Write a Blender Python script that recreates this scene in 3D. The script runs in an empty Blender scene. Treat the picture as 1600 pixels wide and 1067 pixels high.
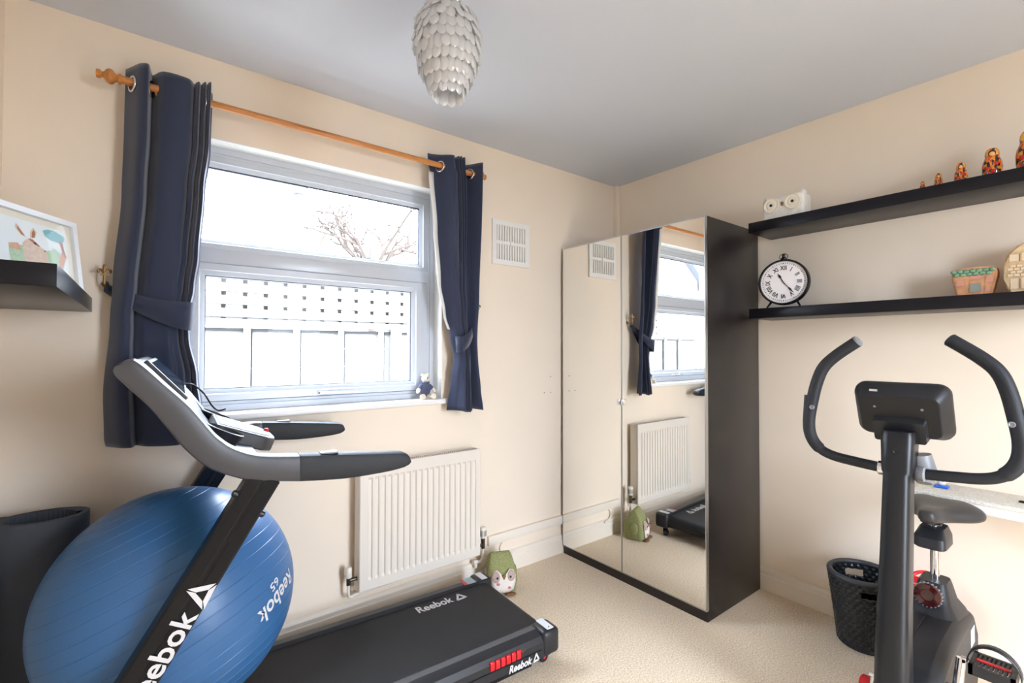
import bpy, bmesh, math, random
from mathutils import Vector, Matrix
random.seed(7)
R = math.radians
S = bpy.context.scene
COL = S.collection

# ------------------------------------------------------------------ camera
F_PX, YAW, PITCH, ROLL, CAM_H = 744.0, 0.6586, 0.0169, 0.0018, 1.314
cam_d = bpy.data.cameras.new('camera')
cam_d.sensor_width = 36.0
cam_d.lens = F_PX / 1600 * 36.0
cam_d.clip_start = 0.02
cam = bpy.data.objects.new('camera', cam_d)
COL.objects.link(cam)
fw = Vector((math.sin(YAW) * math.cos(PITCH), math.cos(YAW) * math.cos(PITCH), math.sin(PITCH)))
rt = Vector((math.cos(YAW), -math.sin(YAW), 0))
up = rt.cross(fw)
M = Matrix((rt, up, -fw)).transposed().to_4x4()
cam.matrix_world = Matrix.Translation((0, 0, CAM_H)) @ M @ Matrix.Rotation(ROLL, 4, 'Z')
S.camera = cam

# ------------------------------------------------------------------ world, light, exposure
SKY = 25.0
w = bpy.data.worlds.new('overcast_sky'); S.world = w
w.use_nodes = True
bgn = w.node_tree.nodes['Background']
bgn.inputs[0].default_value = (0.86, 0.98, 1.16, 1)
bgn.inputs[1].default_value = SKY
S.view_settings.view_transform = 'Standard'
S.view_settings.look = 'None'
S.view_settings.exposure = 0.22
S.view_settings.gamma = 1.0
S.view_settings.use_curve_mapping = False
S.cycles.max_bounces = 14
S.cycles.diffuse_bounces = 8
S.cycles.glossy_bounces = 6
S.cycles.transmission_bounces = 6
S.cycles.transparent_max_bounces = 16
S.cycles.sample_clamp_indirect = 8.0
S.cycles.caustics_reflective = False
S.cycles.caustics_refractive = False


def portal(name, loc, rot, sx, sy):
    l = bpy.data.lights.new(name, 'AREA'); l.shape = 'RECTANGLE'; l.size = sx; l.size_y = sy
    l.cycles.is_portal = True
    o = bpy.data.objects.new(name, l); COL.objects.link(o); o.location = loc; o.rotation_euler = rot
    return o


# room dimensions (metres)
XL, XR, YB, YW, H = -0.378, 2.7245, -1.15, 2.275, 2.5
WX0, WX1, WZ0, WZ1 = 0.06, 1.281, 1.05, 2.178        # window opening
DX0, DX1, DZ1 = 1.1, 1.7, 2.05                      # unseen opening added behind the camera to let in fill light
portal('window_portal', (0.67, 2.62, 1.61), (R(-90), 0, 0), 1.24, 1.15)
portal('fill_opening_portal', (1.4, YB - 0.12, 1.02), (R(90), 0, 0), 0.62, 2.05)  # sky sampling for the added fill opening

# ------------------------------------------------------------------ helpers
def lin(c):
    return tuple(((v / 255) / 12.92 if v / 255 <= 0.04045 else ((v / 255 + 0.055) / 1.055) ** 2.4) for v in c)


MATS = {}


def mat(name, rgb, rough=0.5, metal=0.0, noise=0.0, nscale=40.0, bump=0.0, bscale=200.0, coat=0.0, spec=0.5,
        stretch=None, sheen=0.0):
    """Principled material, sRGB colour; NOISE varies the colour, BUMP adds fine relief."""
    m = bpy.data.materials.new(name); m.use_nodes = True
    nt = m.node_tree; b = nt.nodes['Principled BSDF']
    c = lin(rgb) + (1,)
    b.inputs['Base Color'].default_value = c
    b.inputs['Roughness'].default_value = rough
    b.inputs['Metallic'].default_value = metal
    b.inputs['Specular IOR Level'].default_value = spec
    if coat: b.inputs['Coat Weight'].default_value = coat
    if sheen:
        b.inputs['Sheen Weight'].default_value = sheen
    if noise or bump:
        tc = nt.nodes.new('ShaderNodeTexCoord')
        mp = nt.nodes.new('ShaderNodeMapping')
        if stretch: mp.inputs['Scale'].default_value = stretch
        nt.links.new(tc.outputs['Object'], mp.inputs['Vector'])
    if noise:
        n = nt.nodes.new('ShaderNodeTexNoise'); n.inputs['Scale'].default_value = nscale
        n.inputs['Detail'].default_value = 4
        nt.links.new(mp.outputs[0], n.inputs['Vector'])
        mx = nt.nodes.new('ShaderNodeMix'); mx.data_type = 'RGBA'
        mx.inputs[6].default_value = tuple(v * (1 - noise) for v in c[:3]) + (1,)
        mx.inputs[7].default_value = tuple(min(1, v * (1 + noise)) for v in c[:3]) + (1,)
        rp = nt.nodes.new('ShaderNodeMapRange'); rp.inputs[1].default_value = 0.3; rp.inputs[2].default_value = 0.7
        nt.links.new(n.outputs['Fac'], rp.inputs[0])
        nt.links.new(rp.outputs[0], mx.inputs[0])
        nt.links.new(mx.outputs[2], b.inputs['Base Color'])
    if bump:
        n2 = nt.nodes.new('ShaderNodeTexNoise'); n2.inputs['Scale'].default_value = bscale
        n2.inputs['Detail'].default_value = 3
        nt.links.new(mp.outputs[0], n2.inputs['Vector'])
        bp = nt.nodes.new('ShaderNodeBump'); bp.inputs['Strength'].default_value = bump
        bp.inputs['Distance'].default_value = 0.004
        nt.links.new(n2.outputs['Fac'], bp.inputs['Height'])
        nt.links.new(bp.outputs[0], b.inputs['Normal'])
    MATS[name] = m
    return m


WALL = mat('cream_wall_paint', (240, 226, 208), 0.75, noise=0.015, nscale=3, bump=0.06, bscale=120)
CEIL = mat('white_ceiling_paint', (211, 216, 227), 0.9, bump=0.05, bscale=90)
CARPET = mat('beige_carpet', (248, 214, 186), 1.0, noise=0.32, nscale=150, bump=0.9, bscale=260, sheen=0.2)
TRIMM = mat('cream_gloss_trim', (236, 226, 212), 0.4)
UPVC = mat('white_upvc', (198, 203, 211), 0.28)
SILLM = mat('white_sill_paint', (244, 243, 240), 0.35)
REVEAL = mat('white_reveal_paint', (240, 239, 236), 0.6)
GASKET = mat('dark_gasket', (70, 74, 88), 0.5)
RADM = mat('white_radiator_enamel', (226, 218, 207), 0.35)
BLACKW = mat('black_brown_woodgrain', (36, 32, 31), 0.3, spec=0.42, noise=0.22, nscale=12, stretch=(30, 30, 1.2), bump=0.05, bscale=60)
SHELFM = mat('black_brown_shelf_grain', (22, 21, 26), 0.32, spec=0.22, noise=0.22, nscale=12, stretch=(30, 1.2, 30), bump=0.05, bscale=60)
ALU = mat('brushed_aluminium', (200, 200, 200), 0.3, 1.0)
CHROME = mat('chrome', (225, 225, 228), 0.1, 1.0)
MIRROR = mat('mirror_silver', (246, 246, 243), 0.0, 1.0)
BRASS = mat('aged_brass', (150, 120, 80), 0.4, 0.9)
PINE = mat('varnished_pine', (196, 128, 66), 0.3, noise=0.2, nscale=14, stretch=(1, 20, 20))
NAVY = mat('navy_curtain_cloth', (28, 38, 66), 0.75, noise=0.14, nscale=300, bump=0.25, bscale=500, sheen=0.4)
LINING = mat('white_curtain_lining', (226, 224, 220), 0.9)
PLASTIC_G = mat('grey_console_plastic', (66, 66, 70), 0.38, bump=0.04, bscale=700)
PLASTIC_B = mat('black_plastic', (30, 31, 36), 0.38, bump=0.04, bscale=600)
FOAM = mat('black_foam_grip', (22, 24, 30), 0.6, bump=0.15, bscale=600)
GLOSSB = mat('black_painted_steel', (14, 16, 21), 0.22, spec=0.3)
BELT = mat('black_running_belt', (29, 30, 34), 0.55, spec=0.3, noise=0.12, nscale=8, bump=0.25, bscale=500)
RAILM = mat('charcoal_rail_plastic', (40, 40, 43), 0.4, spec=0.35)
WHITE = mat('white_print', (210, 210, 214), 0.5)
RED = mat('red_plastic', (206, 22, 34), 0.35)
DARKRED = mat('dark_red_translucent_knob', (52, 8, 10), 0.12, coat=0.6)
STICK = mat('white_sticker', (222, 226, 230), 0.4)
STICKR = mat('red_sticker', (180, 50, 60), 0.4)
STICKG = mat('grey_sticker', (160, 176, 186), 0.4)
BALL = mat('blue_ball_vinyl', (50, 98, 148), 0.36, spec=0.5, bump=0.05, bscale=500)
MATM = mat('black_foam_mat', (64, 68, 76), 0.75, bump=0.15, bscale=300)
BIKEB = mat('satin_black_bike_paint', (22, 23, 27), 0.35, spec=0.38)
BIKEC = mat('black_bike_shroud', (25, 26, 30), 0.45, bump=0.08, bscale=500)
SADDLE = mat('black_vinyl_saddle', (48, 46, 46), 0.42)
GREY = mat('grey_paint', (130, 132, 136), 0.4)
WICKER = mat('black_resin_wicker', (30, 34, 40), 0.3)
LABELW = mat('pale_paper_label', (226, 222, 205), 0.8)
DARK = mat('near_black', (14, 14, 16), 0.5)
PAPER = mat('white_paper', (234, 236, 238), 0.9)
MOUNT = mat('cream_mount_card', (232, 222, 208), 0.9)
FRAMEW = mat('white_picture_frame', (226, 228, 232), 0.4)


def glass_mat():
    m = bpy.data.materials.new('clear_window_glass'); m.use_nodes = True
    nt = m.node_tree; nt.nodes.clear()
    o = nt.nodes.new('ShaderNodeOutputMaterial'); mx = nt.nodes.new('ShaderNodeMixShader')
    t = nt.nodes.new('ShaderNodeBsdfTransparent'); g = nt.nodes.new('ShaderNodeBsdfGlossy')
    g.inputs['Roughness'].default_value = 0.0
    t.inputs[0].default_value = (0.97, 0.98, 0.98, 1)
    lw = nt.nodes.new('ShaderNodeLayerWeight'); pw = nt.nodes.new('ShaderNodeMath'); pw.operation = 'POWER'; pw.inputs[1].default_value = 5
    fr = nt.nodes.new('ShaderNodeMath'); fr.operation = 'MULTIPLY_ADD'; fr.inputs[1].default_value = 0.4; fr.inputs[2].default_value = 0.004
    nt.links.new(lw.outputs['Facing'], pw.inputs[0]); nt.links.new(pw.outputs[0], fr.inputs[0])
    nt.links.new(fr.outputs[0], mx.inputs[0]); nt.links.new(t.outputs[0], mx.inputs[1])
    nt.links.new(g.outputs[0], mx.inputs[2]); nt.links.new(mx.outputs[0], o.inputs[0])
    return m


def crystal_mat():
    m = bpy.data.materials.new('clear_acrylic_crystal'); m.use_nodes = True
    nt = m.node_tree; nt.nodes.clear()
    o = nt.nodes.new('ShaderNodeOutputMaterial')
    d = nt.nodes.new('ShaderNodeBsdfDiffuse'); d.inputs[0].default_value = (0.99, 0.99, 1.0, 1)
    t = nt.nodes.new('ShaderNodeBsdfTranslucent'); t.inputs[0].default_value = (0.99, 0.99, 1.0, 1)
    p = nt.nodes.new('ShaderNodeBsdfTransparent'); g = nt.nodes.new('ShaderNodeBsdfGlossy'); g.inputs['Roughness'].default_value = 0.06
    a1, a2, a3 = [nt.nodes.new('ShaderNodeMixShader') for _ in range(3)]
    a1.inputs[0].default_value = 0.5; a2.inputs[0].default_value = 0.15; a3.inputs[0].default_value = 0.15
    nt.links.new(d.outputs[0], a1.inputs[1]); nt.links.new(t.outputs[0], a1.inputs[2])
    nt.links.new(a1.outputs[0], a2.inputs[1]); nt.links.new(p.outputs[0], a2.inputs[2])
    nt.links.new(a2.outputs[0], a3.inputs[1]); nt.links.new(g.outputs[0], a3.inputs[2]); nt.links.new(a3.outputs[0], o.inputs[0])
    return m


VENTM = mat('white_vent_plastic', (238, 236, 232), 0.4)
GLASS = glass_mat(); PICGLASS = glass_mat()
PICGLASS.name = 'non_reflective_picture_glass'
[n for n in PICGLASS.node_tree.nodes if n.type == 'MATH' and n.operation == 'MULTIPLY_ADD'][0].inputs[1].default_value = 0.05
[n for n in PICGLASS.node_tree.nodes if n.type == 'MATH' and n.operation == 'MULTIPLY_ADD'][0].inputs[2].default_value = 0.004
CRYSTAL = crystal_mat()
WORLDM = {}


def empty(name, loc=(0, 0, 0), rotz=0.0):
    o = bpy.data.objects.new(name, None); COL.objects.link(o)
    o.empty_display_size = 0.05
    o.location = loc; o.rotation_euler = (0, 0, rotz)
    WORLDM[o.name] = Matrix.Translation(loc) @ Matrix.Rotation(rotz, 4, 'Z')
    return o


def obj(name, bm, m, parent=None, smooth=True, angle=38, local=False, solid=0.0, bevel=0.0, subsurf=0):
    """Link BM as one mesh object; vertices are in world space unless LOCAL (then in the parent's space)."""
    me = bpy.data.meshes.new(name)
    mw = WORLDM.get(parent.name, Matrix.Identity(4)) if parent else Matrix.Identity(4)
    if parent and not local:
        bm.transform(mw.inverted())
    bmesh.ops.recalc_face_normals(bm, faces=bm.faces)
    bm.to_mesh(me); bm.free()
    if smooth:
        me.shade_smooth()
        me.set_sharp_from_angle(angle=R(angle))
    if isinstance(m, (list, tuple)):
        for x in m: me.materials.append(x)
    else:
        me.materials.append(m)
    o = bpy.data.objects.new(name, me); COL.objects.link(o)
    if parent:
        o.parent = parent
    WORLDM[o.name] = mw
    if solid:
        md = o.modifiers.new('solid', 'SOLIDIFY'); md.thickness = solid; md.offset = 0
    if bevel:
        md = o.modifiers.new('bevel', 'BEVEL'); md.width = bevel; md.segments = 3; md.limit_method = 'ANGLE'
        md.angle_limit = R(35)
    if subsurf:
        md = o.modifiers.new('sub', 'SUBSURF'); md.levels = subsurf; md.render_levels = subsurf
    return o


def share(name, me, parent, M_local):
    o = bpy.data.objects.new(name, me); COL.objects.link(o)
    o.parent = parent; o.matrix_local = M_local
    return o


def tag(o, label, cat, group=None):
    o['label'] = label; o['category'] = cat
    if group: o['group'] = group
    return o


def thing(name, loc, label, cat, rotz=0.0, group=None):
    return tag(empty(name, loc, rotz), label, cat, group)


def struct(o):
    o['kind'] = 'structure'
    return o


def BM():
    return bmesh.new()


def box(bm, a, b):
    x0, y0, z0 = [min(a[i], b[i]) for i in range(3)]; x1, y1, z1 = [max(a[i], b[i]) for i in range(3)]
    v = [bm.verts.new(p) for p in ((x0, y0, z0), (x1, y0, z0), (x1, y1, z0), (x0, y1, z0),
                                   (x0, y0, z1), (x1, y0, z1), (x1, y1, z1), (x0, y1, z1))]
    for f in ((0, 3, 2, 1), (4, 5, 6, 7), (0, 1, 5, 4), (1, 2, 6, 5), (2, 3, 7, 6), (3, 0, 4, 7)):
        bm.faces.new([v[i] for i in f])
    return bm


def bx(a, b, bev=0.0, seg=2):
    bm = BM(); box(bm, a, b)
    if bev: bmesh.ops.bevel(bm, geom=bm.edges[:], offset=bev, segments=seg, profile=0.5, affect='EDGES')
    return bm


def rings(bm, rs, close=True, cap=True):
    """Loft closed rings of equal length."""
    vs = [[bm.verts.new(p) for p in r] for r in rs]
    n = len(vs[0])
    for a, b in zip(vs[:-1], vs[1:]):
        for i in range(n):
            j = (i + 1) % n
            if not close and j == 0: continue
            bm.faces.new((a[i], a[j], b[j], b[i]))
    if cap and close:
        bm.faces.new(vs[0][::-1]); bm.faces.new(vs[-1])
    return vs


def tube(bm, pts, rad, seg=14, squash=None):
    pts = [Vector(p) for p in pts]
    n = len(pts)
    rad = rad if isinstance(rad, (list, tuple)) else [rad] * n
    t0 = (pts[1] - pts[0]).normalized()
    ref = Vector((0, 0, 1)) if abs(t0.z) < 0.9 else Vector((1, 0, 0))
    nrm = t0.cross(ref).normalized()
    rs = []
    for i, p in enumerate(pts):
        t = (pts[min(i + 1, n - 1)] - pts[max(i - 1, 0)]).normalized()
        nrm = (nrm - t * nrm.dot(t)).normalized(); bn = t.cross(nrm)
        sx, sy = squash if squash else (1, 1)
        rs.append([p + (nrm * math.cos(a) * sx + bn * math.sin(a) * sy) * rad[i] for a in
                   [2 * math.pi * k / seg for k in range(seg)]])
    rings(bm, rs)
    return bm


def smooth_path(pts, n=8):
    """Catmull-Rom through PTS."""
    P = [Vector(p) for p in pts]; out = []
    for i in range(len(P) - 1):
        p0 = P[max(i - 1, 0)]; p1 = P[i]; p2 = P[i + 1]; p3 = P[min(i + 2, len(P) - 1)]
        for k in range(n):
            t = k / n
            out.append(0.5 * ((2 * p1) + (p2 - p0) * t + (2 * p0 - 5 * p1 + 4 * p2 - p3) * t * t + (3 * p1 - p0 - 3 * p2 + p3) * t ** 3))
    out.append(P[-1])
    return out


def lathe(bm, prof, seg=32, M=None, sx=1, sy=1):
    """Profile (r, z) about Z, then transformed by M."""
    rs = [[Vector((r * math.cos(a) * sx, r * math.sin(a) * sy, z)) for a in [2 * math.pi * k / seg for k in range(seg)]] for r, z in prof]
    if M is not None: rs = [[M @ p for p in r] for r in rs]
    rings(bm, rs)
    return bm


def prism(bm, poly, fn, d0, d1):
    """Closed 2-D polygon, extruded: fn(a, b, depth) -> point."""
    rings(bm, [[fn(a, b, d0) for a, b in poly], [fn(a, b, d1) for a, b in poly]])
    return bm


def ball(bm, c, r, seg=16, rg=10, M=None):
    mt = Matrix.Translation(c) @ (M or Matrix.Identity(4)) @ Matrix.Diagonal((r[0], r[1], r[2], 1)) if not isinstance(r, (int, float)) else Matrix.Translation(c) @ Matrix.Scale(r, 4)
    bmesh.ops.create_uvsphere(bm, u_segments=seg, v_segments=rg, radius=1, matrix=mt)
    return bm


def rrect(w, h, r, n=5):
    out = []
    for cx, cy, a0 in ((w / 2 - r, h / 2 - r, 0), (-w / 2 + r, h / 2 - r, 90), (-w / 2 + r, -h / 2 + r, 180), (w / 2 - r, -h / 2 + r, 270)):
        for k in range(n + 1):
            a = R(a0 + 90 * k / n); out.append((cx + r * math.cos(a), cy + r * math.sin(a)))
    return out


def text_bm(s, size, bold=0.0, shear=0.0, spacing=1.0, width=1.0):
    cu = bpy.data.curves.new('t', 'FONT'); cu.body = s; cu.size = size; cu.offset = bold * size
    cu.shear = shear; cu.space_character = spacing; cu.resolution_u = 3
    o = bpy.data.objects.new('t', cu); COL.objects.link(o)
    bpy.context.view_layer.update()
    me = bpy.data.meshes.new_from_object(o.evaluated_get(bpy.context.evaluated_depsgraph_get()))
    bm = BM(); bm.from_mesh(me)
    bpy.data.objects.remove(o); bpy.data.meshes.remove(me); bpy.data.curves.remove(cu)
    for v in bm.verts: v.co.x *= width
    return bm


def emblem_bm(size):
    """Three-bladed triangle mark, unit box scaled to SIZE."""
    bm = BM()
    A, B, C = Vector((0.02, 0.0)), Vector((1.0, 0.08)), Vector((0.52, 0.98))
    g = (A + B + C) / 3
    a, b, c = [g + (p - g) * k for p, k in ((A, 0.42), (B, 0.42), (C, 0.42))]
    e = 0.055
    for p, q, qi, pi in ((A, B, b, a), (B, C, c, b), (C, A, a, c)):
        d = (q - p).normalized()
        quad = [p + d * e, q - d * e * 1.2, qi - d * e * 0.4, pi + d * e * 0.2]
        bm.faces.new([bm.verts.new((v.x * size, v.y * size, 0)) for v in quad])
    return bm


def merge(bms):
    out = BM()
    for b in bms:
        me = bpy.data.meshes.new('x'); b.to_mesh(me); b.free(); out.from_mesh(me); bpy.data.meshes.remove(me)
    return out


def place(bm, o, ex, ey, lift=0.0012):
    """Lay a flat mesh (x, y) on the plane o + x*ex + y*ey."""
    o, ex, ey = Vector(o), Vector(ex).normalized(), Vector(ey).normalized()
    n = ex.cross(ey)
    for v in bm.verts:
        v.co = o + ex * v.co.x + ey * v.co.y + n * (v.co.z + lift)
    return bm


# ------------------------------------------------------------------ room shell
T = 0.26
struct(obj('floor', bx((XL - T, YB - T, -0.1), (XR + T, YW + T, 0)), CARPET, smooth=False))
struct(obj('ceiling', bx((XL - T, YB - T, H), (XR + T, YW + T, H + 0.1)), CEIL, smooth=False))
struct(obj('wall_left', bx((XL - T, YB - T, 0), (XL, YW + T, H)), WALL, smooth=False))
struct(obj('wall_right', bx((XR, YB - T, 0), (XR + T, YW + T, H)), WALL, smooth=False))
bm = BM()
box(bm, (XL, YW, 0), (WX0, YW + T, H)); box(bm, (WX1, YW, 0), (XR, YW + T, H))
box(bm, (WX0, YW, 0), (WX1, YW + T, WZ0 - 0.02)); box(bm, (WX0, YW, WZ1), (WX1, YW + T, H))
struct(obj('wall_window', bm, WALL, smooth=False))
bm = BM()
box(bm, (XL, YB - 0.12, 0), (DX0, YB, H)); box(bm, (DX1, YB - 0.12, 0), (XR, YB, H)); box(bm, (DX0, YB - 0.12, DZ1), (DX1, YB, H))  # unseen back wall, with a gap added for fill light
struct(obj('wall_back', bm, WALL, smooth=False))


def skirting(name, p0, p1, nrm):
    """Baseboard between floor points, profile leaning to NRM."""
    p0, p1, nrm = Vector(p0), Vector(p1), Vector(nrm)
    prof = [(0, 0), (0.02, 0), (0.02, 0.078), (0.016, 0.084), (0.016, 0.1), (0.011, 0.112), (0.004, 0.117), (0, 0.117)]
    bm = BM()
    rings(bm, [[p + nrm * a + Vector((0, 0, z)) for a, z in prof] for p in (p0, p1)])
    struct(obj(name, bm, TRIMM, smooth=False))


skirting('baseboard_window', (XL, YW, 0), (XR, YW, 0), (0, -1, 0))
skirting('baseboard_right', (XR, YB, 0), (XR, YW - 0.02, 0), (-1, 0, 0))
skirting('baseboard_left', (XL, YB, 0), (XL, YW - 0.02, 0), (1, 0, 0))
# surface trunking and pipe boxing on the window wall
struct(obj('trim_1', bx((1.58, YW - 0.022, 0.185), (XR - 0.03, YW, 0.238), 0.003), TRIMM))
struct(obj('trim_2', bx((XR - 0.035, YW - 0.035, 0.117), (XR, YW, H), 0.003), WALL))
bm = BM()
tube(bm, smooth_path([(1.70, YW - 0.008, 0.19), (1.675, YW - 0.01, 0.165), (1.67, YW - 0.01, 0.14), (1.69, YW - 0.012, 0.117), (1.75, YW - 0.022, 0.106)]), 0.0045, 8)
struct(obj('trim_3', bm, TRIMM))

# ------------------------------------------------------------------ window
YF = 2.36           # inside face of the window frame
win = struct(empty('window_1', (0.67, YF, WZ0)))
# plaster reveal lining
bm = BM()
box(bm, (WX0, YW + 0.001, WZ1 - 0.004), (WX1, YF, WZ1)); box(bm, (WX0, YW + 0.001, WZ0), (WX0 + 0.004, YF, WZ1)); box(bm, (WX1 - 0.004, YW + 0.001, WZ0), (WX1, YF, WZ1))
obj('reveal_lining', bm, REVEAL, win, smooth=False)
obj('window_sill', bx((0.03, 2.238, 1.022), (1.306, YW - 0.0005, 1.05), 0.008, 3), SILLM, win)
obj('sill_board', bx((WX0 + 0.001, YW, 1.03), (WX1 - 0.001, YF + 0.02, 1.0495)), SILLM, win, smooth=False)


def ring_frame(x0, x1, z0, z1, w, y0, y1, step=0.012):
    """Mitred frame with a stepped inner bead: four lofted sides."""
    bm = BM()
    # cross-section: (inset from the outer edge, y)
    prof = [(0, y1), (0, y0), (w * 0.55, y0), (w * 0.62, y0 + 0.006), (w * 0.86, y0 + step), (w, y0 + step + 0.006), (w, y1)]
    cs = [(x0, z0, 1, 1), (x1, z0, -1, 1), (x1, z1, -1, -1), (x0, z1, 1, -1)]
    rs = [[Vector((cx + sx * a, y, cz + sz * a)) for a, y in prof] for cx, cz, sx, sz in cs]
    vs = [[bm.verts.new(p) for p in r] for r in rs]
    n = len(prof)
    for k in range(4):
        A, B = vs[k], vs[(k + 1) % 4]
        for i in range(n):
            j = (i + 1) % n
            bm.faces.new((A[i], A[j], B[j], B[i]))
    return bm


TR0, TR1 = 1.676, 1.742      # transom
bm = ring_frame(WX0 + 0.004, WX1 - 0.004, WZ0, WZ1 - 0.004, 0.046, YF, YF + 0.07, 0.004)
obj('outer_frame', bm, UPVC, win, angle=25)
# stepped head frame and jambs down to the top light
bm = BM()
prof = [(0.0, 0.0), (0.028, 0.0), (0.034, 0.006), (0.05, 0.01), (0.05, 0.06), (0.0, 0.06)]
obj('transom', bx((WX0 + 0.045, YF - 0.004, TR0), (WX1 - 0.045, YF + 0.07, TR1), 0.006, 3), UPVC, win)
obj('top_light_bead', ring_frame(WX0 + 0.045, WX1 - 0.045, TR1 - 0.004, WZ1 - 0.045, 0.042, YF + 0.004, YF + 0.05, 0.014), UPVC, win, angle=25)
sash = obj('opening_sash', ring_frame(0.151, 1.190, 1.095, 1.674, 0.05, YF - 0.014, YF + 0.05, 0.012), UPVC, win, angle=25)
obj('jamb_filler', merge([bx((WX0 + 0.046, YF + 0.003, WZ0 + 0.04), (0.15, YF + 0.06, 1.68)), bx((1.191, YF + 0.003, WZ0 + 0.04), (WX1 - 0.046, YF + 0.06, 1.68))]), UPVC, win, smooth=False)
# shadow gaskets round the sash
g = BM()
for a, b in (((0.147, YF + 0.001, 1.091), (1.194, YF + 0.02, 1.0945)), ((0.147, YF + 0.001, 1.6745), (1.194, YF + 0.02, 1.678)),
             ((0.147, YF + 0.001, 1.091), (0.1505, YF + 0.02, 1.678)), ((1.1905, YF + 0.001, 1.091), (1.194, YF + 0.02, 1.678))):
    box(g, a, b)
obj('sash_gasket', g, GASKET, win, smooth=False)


def gasket_ring(x0, x1, z0, z1, y, t=0.005):
    g = BM()
    for a, b in (((x0, y, z0), (x1, y + 0.01, z0 + t)), ((x0, y, z1 - t), (x1, y + 0.01, z1)), ((x0, y, z0), (x0 + t, y + 0.01, z1)), ((x1 - t, y, z0), (x1, y + 0.01, z1))):
        box(g, a, b)
    return g


obj('glazing_gasket', gasket_ring(0.145, 1.196, 1.777, 2.091, YF + 0.026), GASKET, win, smooth=False)
obj('glazing_gasket', gasket_ring(0.199, 1.142, 1.143, 1.626, YF + 0.006), GASKET, win, smooth=False)
obj('pane', bx((0.14, YF + 0.036, 1.77), (1.2, YF + 0.040, 2.1)), GLASS, win, smooth=False)
obj('pane', bx((0.195, YF + 0.016, 1.14), (1.146, YF + 0.020, 1.63)), GLASS, win, smooth=False)
h = obj('window_handle', bx((0.655, YF - 0.028, 1.098), (0.72, YF - 0.014, 1.116), 0.004), CHROME, sash)
bm = BM(); tube(bm, [(0.66, YF - 0.034, 1.107), (0.74, YF - 0.038, 1.106), (0.84, YF - 0.036, 1.103)], [0.008, 0.006, 0.004], 10)
obj('handle_lever', bm, CHROME, sash)

# ------------------------------------------------------------------ outdoors
GRASS = mat('pale_paving', (128, 124, 114), 0.9, noise=0.1, nscale=2)
FENCEM = mat('weathered_fence_wood', (104, 102, 99), 0.9, noise=0.1, nscale=6, stretch=(1, 1, 10))
FENCED = mat('grey_trellis_backing', (116, 113, 110), 0.9)
FENCEG = mat('dark_fence_gap', (20, 19, 19), 0.9)
RENDERM = mat('white_house_render', (245, 245, 245), 0.9)
ROOFD = mat('dark_roof_edge', (52, 54, 60), 0.7)
GLASSD = mat('far_window_glass', (70, 78, 86), 0.2)
BARK = mat('brown_bark', (66, 54, 46), 0.9)
struct(obj('ground', bx((-30, YW + T, -0.35), (30, 40, -0.25)), GRASS, smooth=False))
struct(obj('yard', bx((-6, -12, -0.35), (8, YB - T, -0.05)), GRASS, smooth=False))

FY = 5.2
fence = thing('garden_fence', (1.5, FY, -0.25), 'pale boarded garden fence in bays seen through the lower window pane', 'fence')
bays = [0.1508, 0.2387, 0.322, 0.408, 0.52]
xs = [-3.7 + 0.448 * k for k in range(10)] + [b * FY for b in bays] + [2.704 + 0.448 * (k + 1) for k in range(5)]
xs = [x for x in xs if x < 0.5 or x > 0.7]
bw = 0.448
me_board = None
for k in range(-10, 12):
    x0 = 0.784 + 0.446 * k
    top = 1.5
    o = obj('fence_batten', bx((x0 - 0.03, FY - 0.045, -0.2), (x0 + 0.03, FY - 0.006, 1.54)), FENCEM, fence, smooth=False)
    obj('batten_gap', bx((x0 + 0.03, FY - 0.02, -0.2), (x0 + 0.048, FY - 0.003, 1.5)), FENCEG, fence, smooth=False)
    for r in range(9):
        z0 = -0.2 + r * 0.19
        if me_board is None:
            bb = bx((0, 0, 0), (0.446, 0.016, 0.186)); o = obj('fence_board', bb, FENCEM, fence, smooth=False, local=True); me_board = o.data; first_board = o
        o = share('fence_board', me_board, fence, Matrix.Translation((x0 - 1.5, 0.0 + (r % 2) * 0.004, z0 + 0.25)))
bpy.data.objects.remove(first_board)
obj('top_rail', bx((-4.2, FY - 0.05, 1.54), (6.1, FY + 0.03, 1.6)), FENCEM, fence, smooth=False)
obj('rail_gap', bx((-4.2, FY - 0.03, 1.485), (6.1, FY - 0.002, 1.515)), FENCEG, fence, smooth=False)
obj('fence_post', bx((2.24, FY - 0.07, -0.25), (2.36, FY + 0.05, 1.6)), FENCEM, fence, smooth=False)
obj('fence_post', bx((-0.62, FY - 0.07, -0.25), (-0.5, FY + 0.05, 1.6)), FENCEM, fence, smooth=False)
trel = thing('trellis', (1.0, FY, 1.6), 'pale square trellis with small dark openings on top of fence', 'trellis')
slat_h = obj('trellis_slat', bx((-3.2, FY - 0.02, 1.62), (5.2, FY - 0.004, 1.70)), FENCEM, trel, smooth=False)
for z in (1.62, 1.74, 1.86, 1.98):
    if z > 1.62: share('trellis_slat', slat_h.data, trel, Matrix.Translation((0, 0, z - 1.62)))
slat_v = None
for k in range(46):
    x = -3.1 + k * 0.18
    if slat_v is None:
        slat_v = obj('trellis_upright', bx((x - 0.07, FY, 1.6), (x + 0.07, FY + 0.014, 2.06)), FENCEM, trel, smooth=False)
    else:
        share('trellis_upright', slat_v.data, trel, Matrix.Translation((k * 0.18, 0, 0)))
obj('backing_board', bx((-3.2, FY + 0.05, 1.6), (5.2, FY + 0.06, 2.06)), FENCED, trel, smooth=False)

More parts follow.
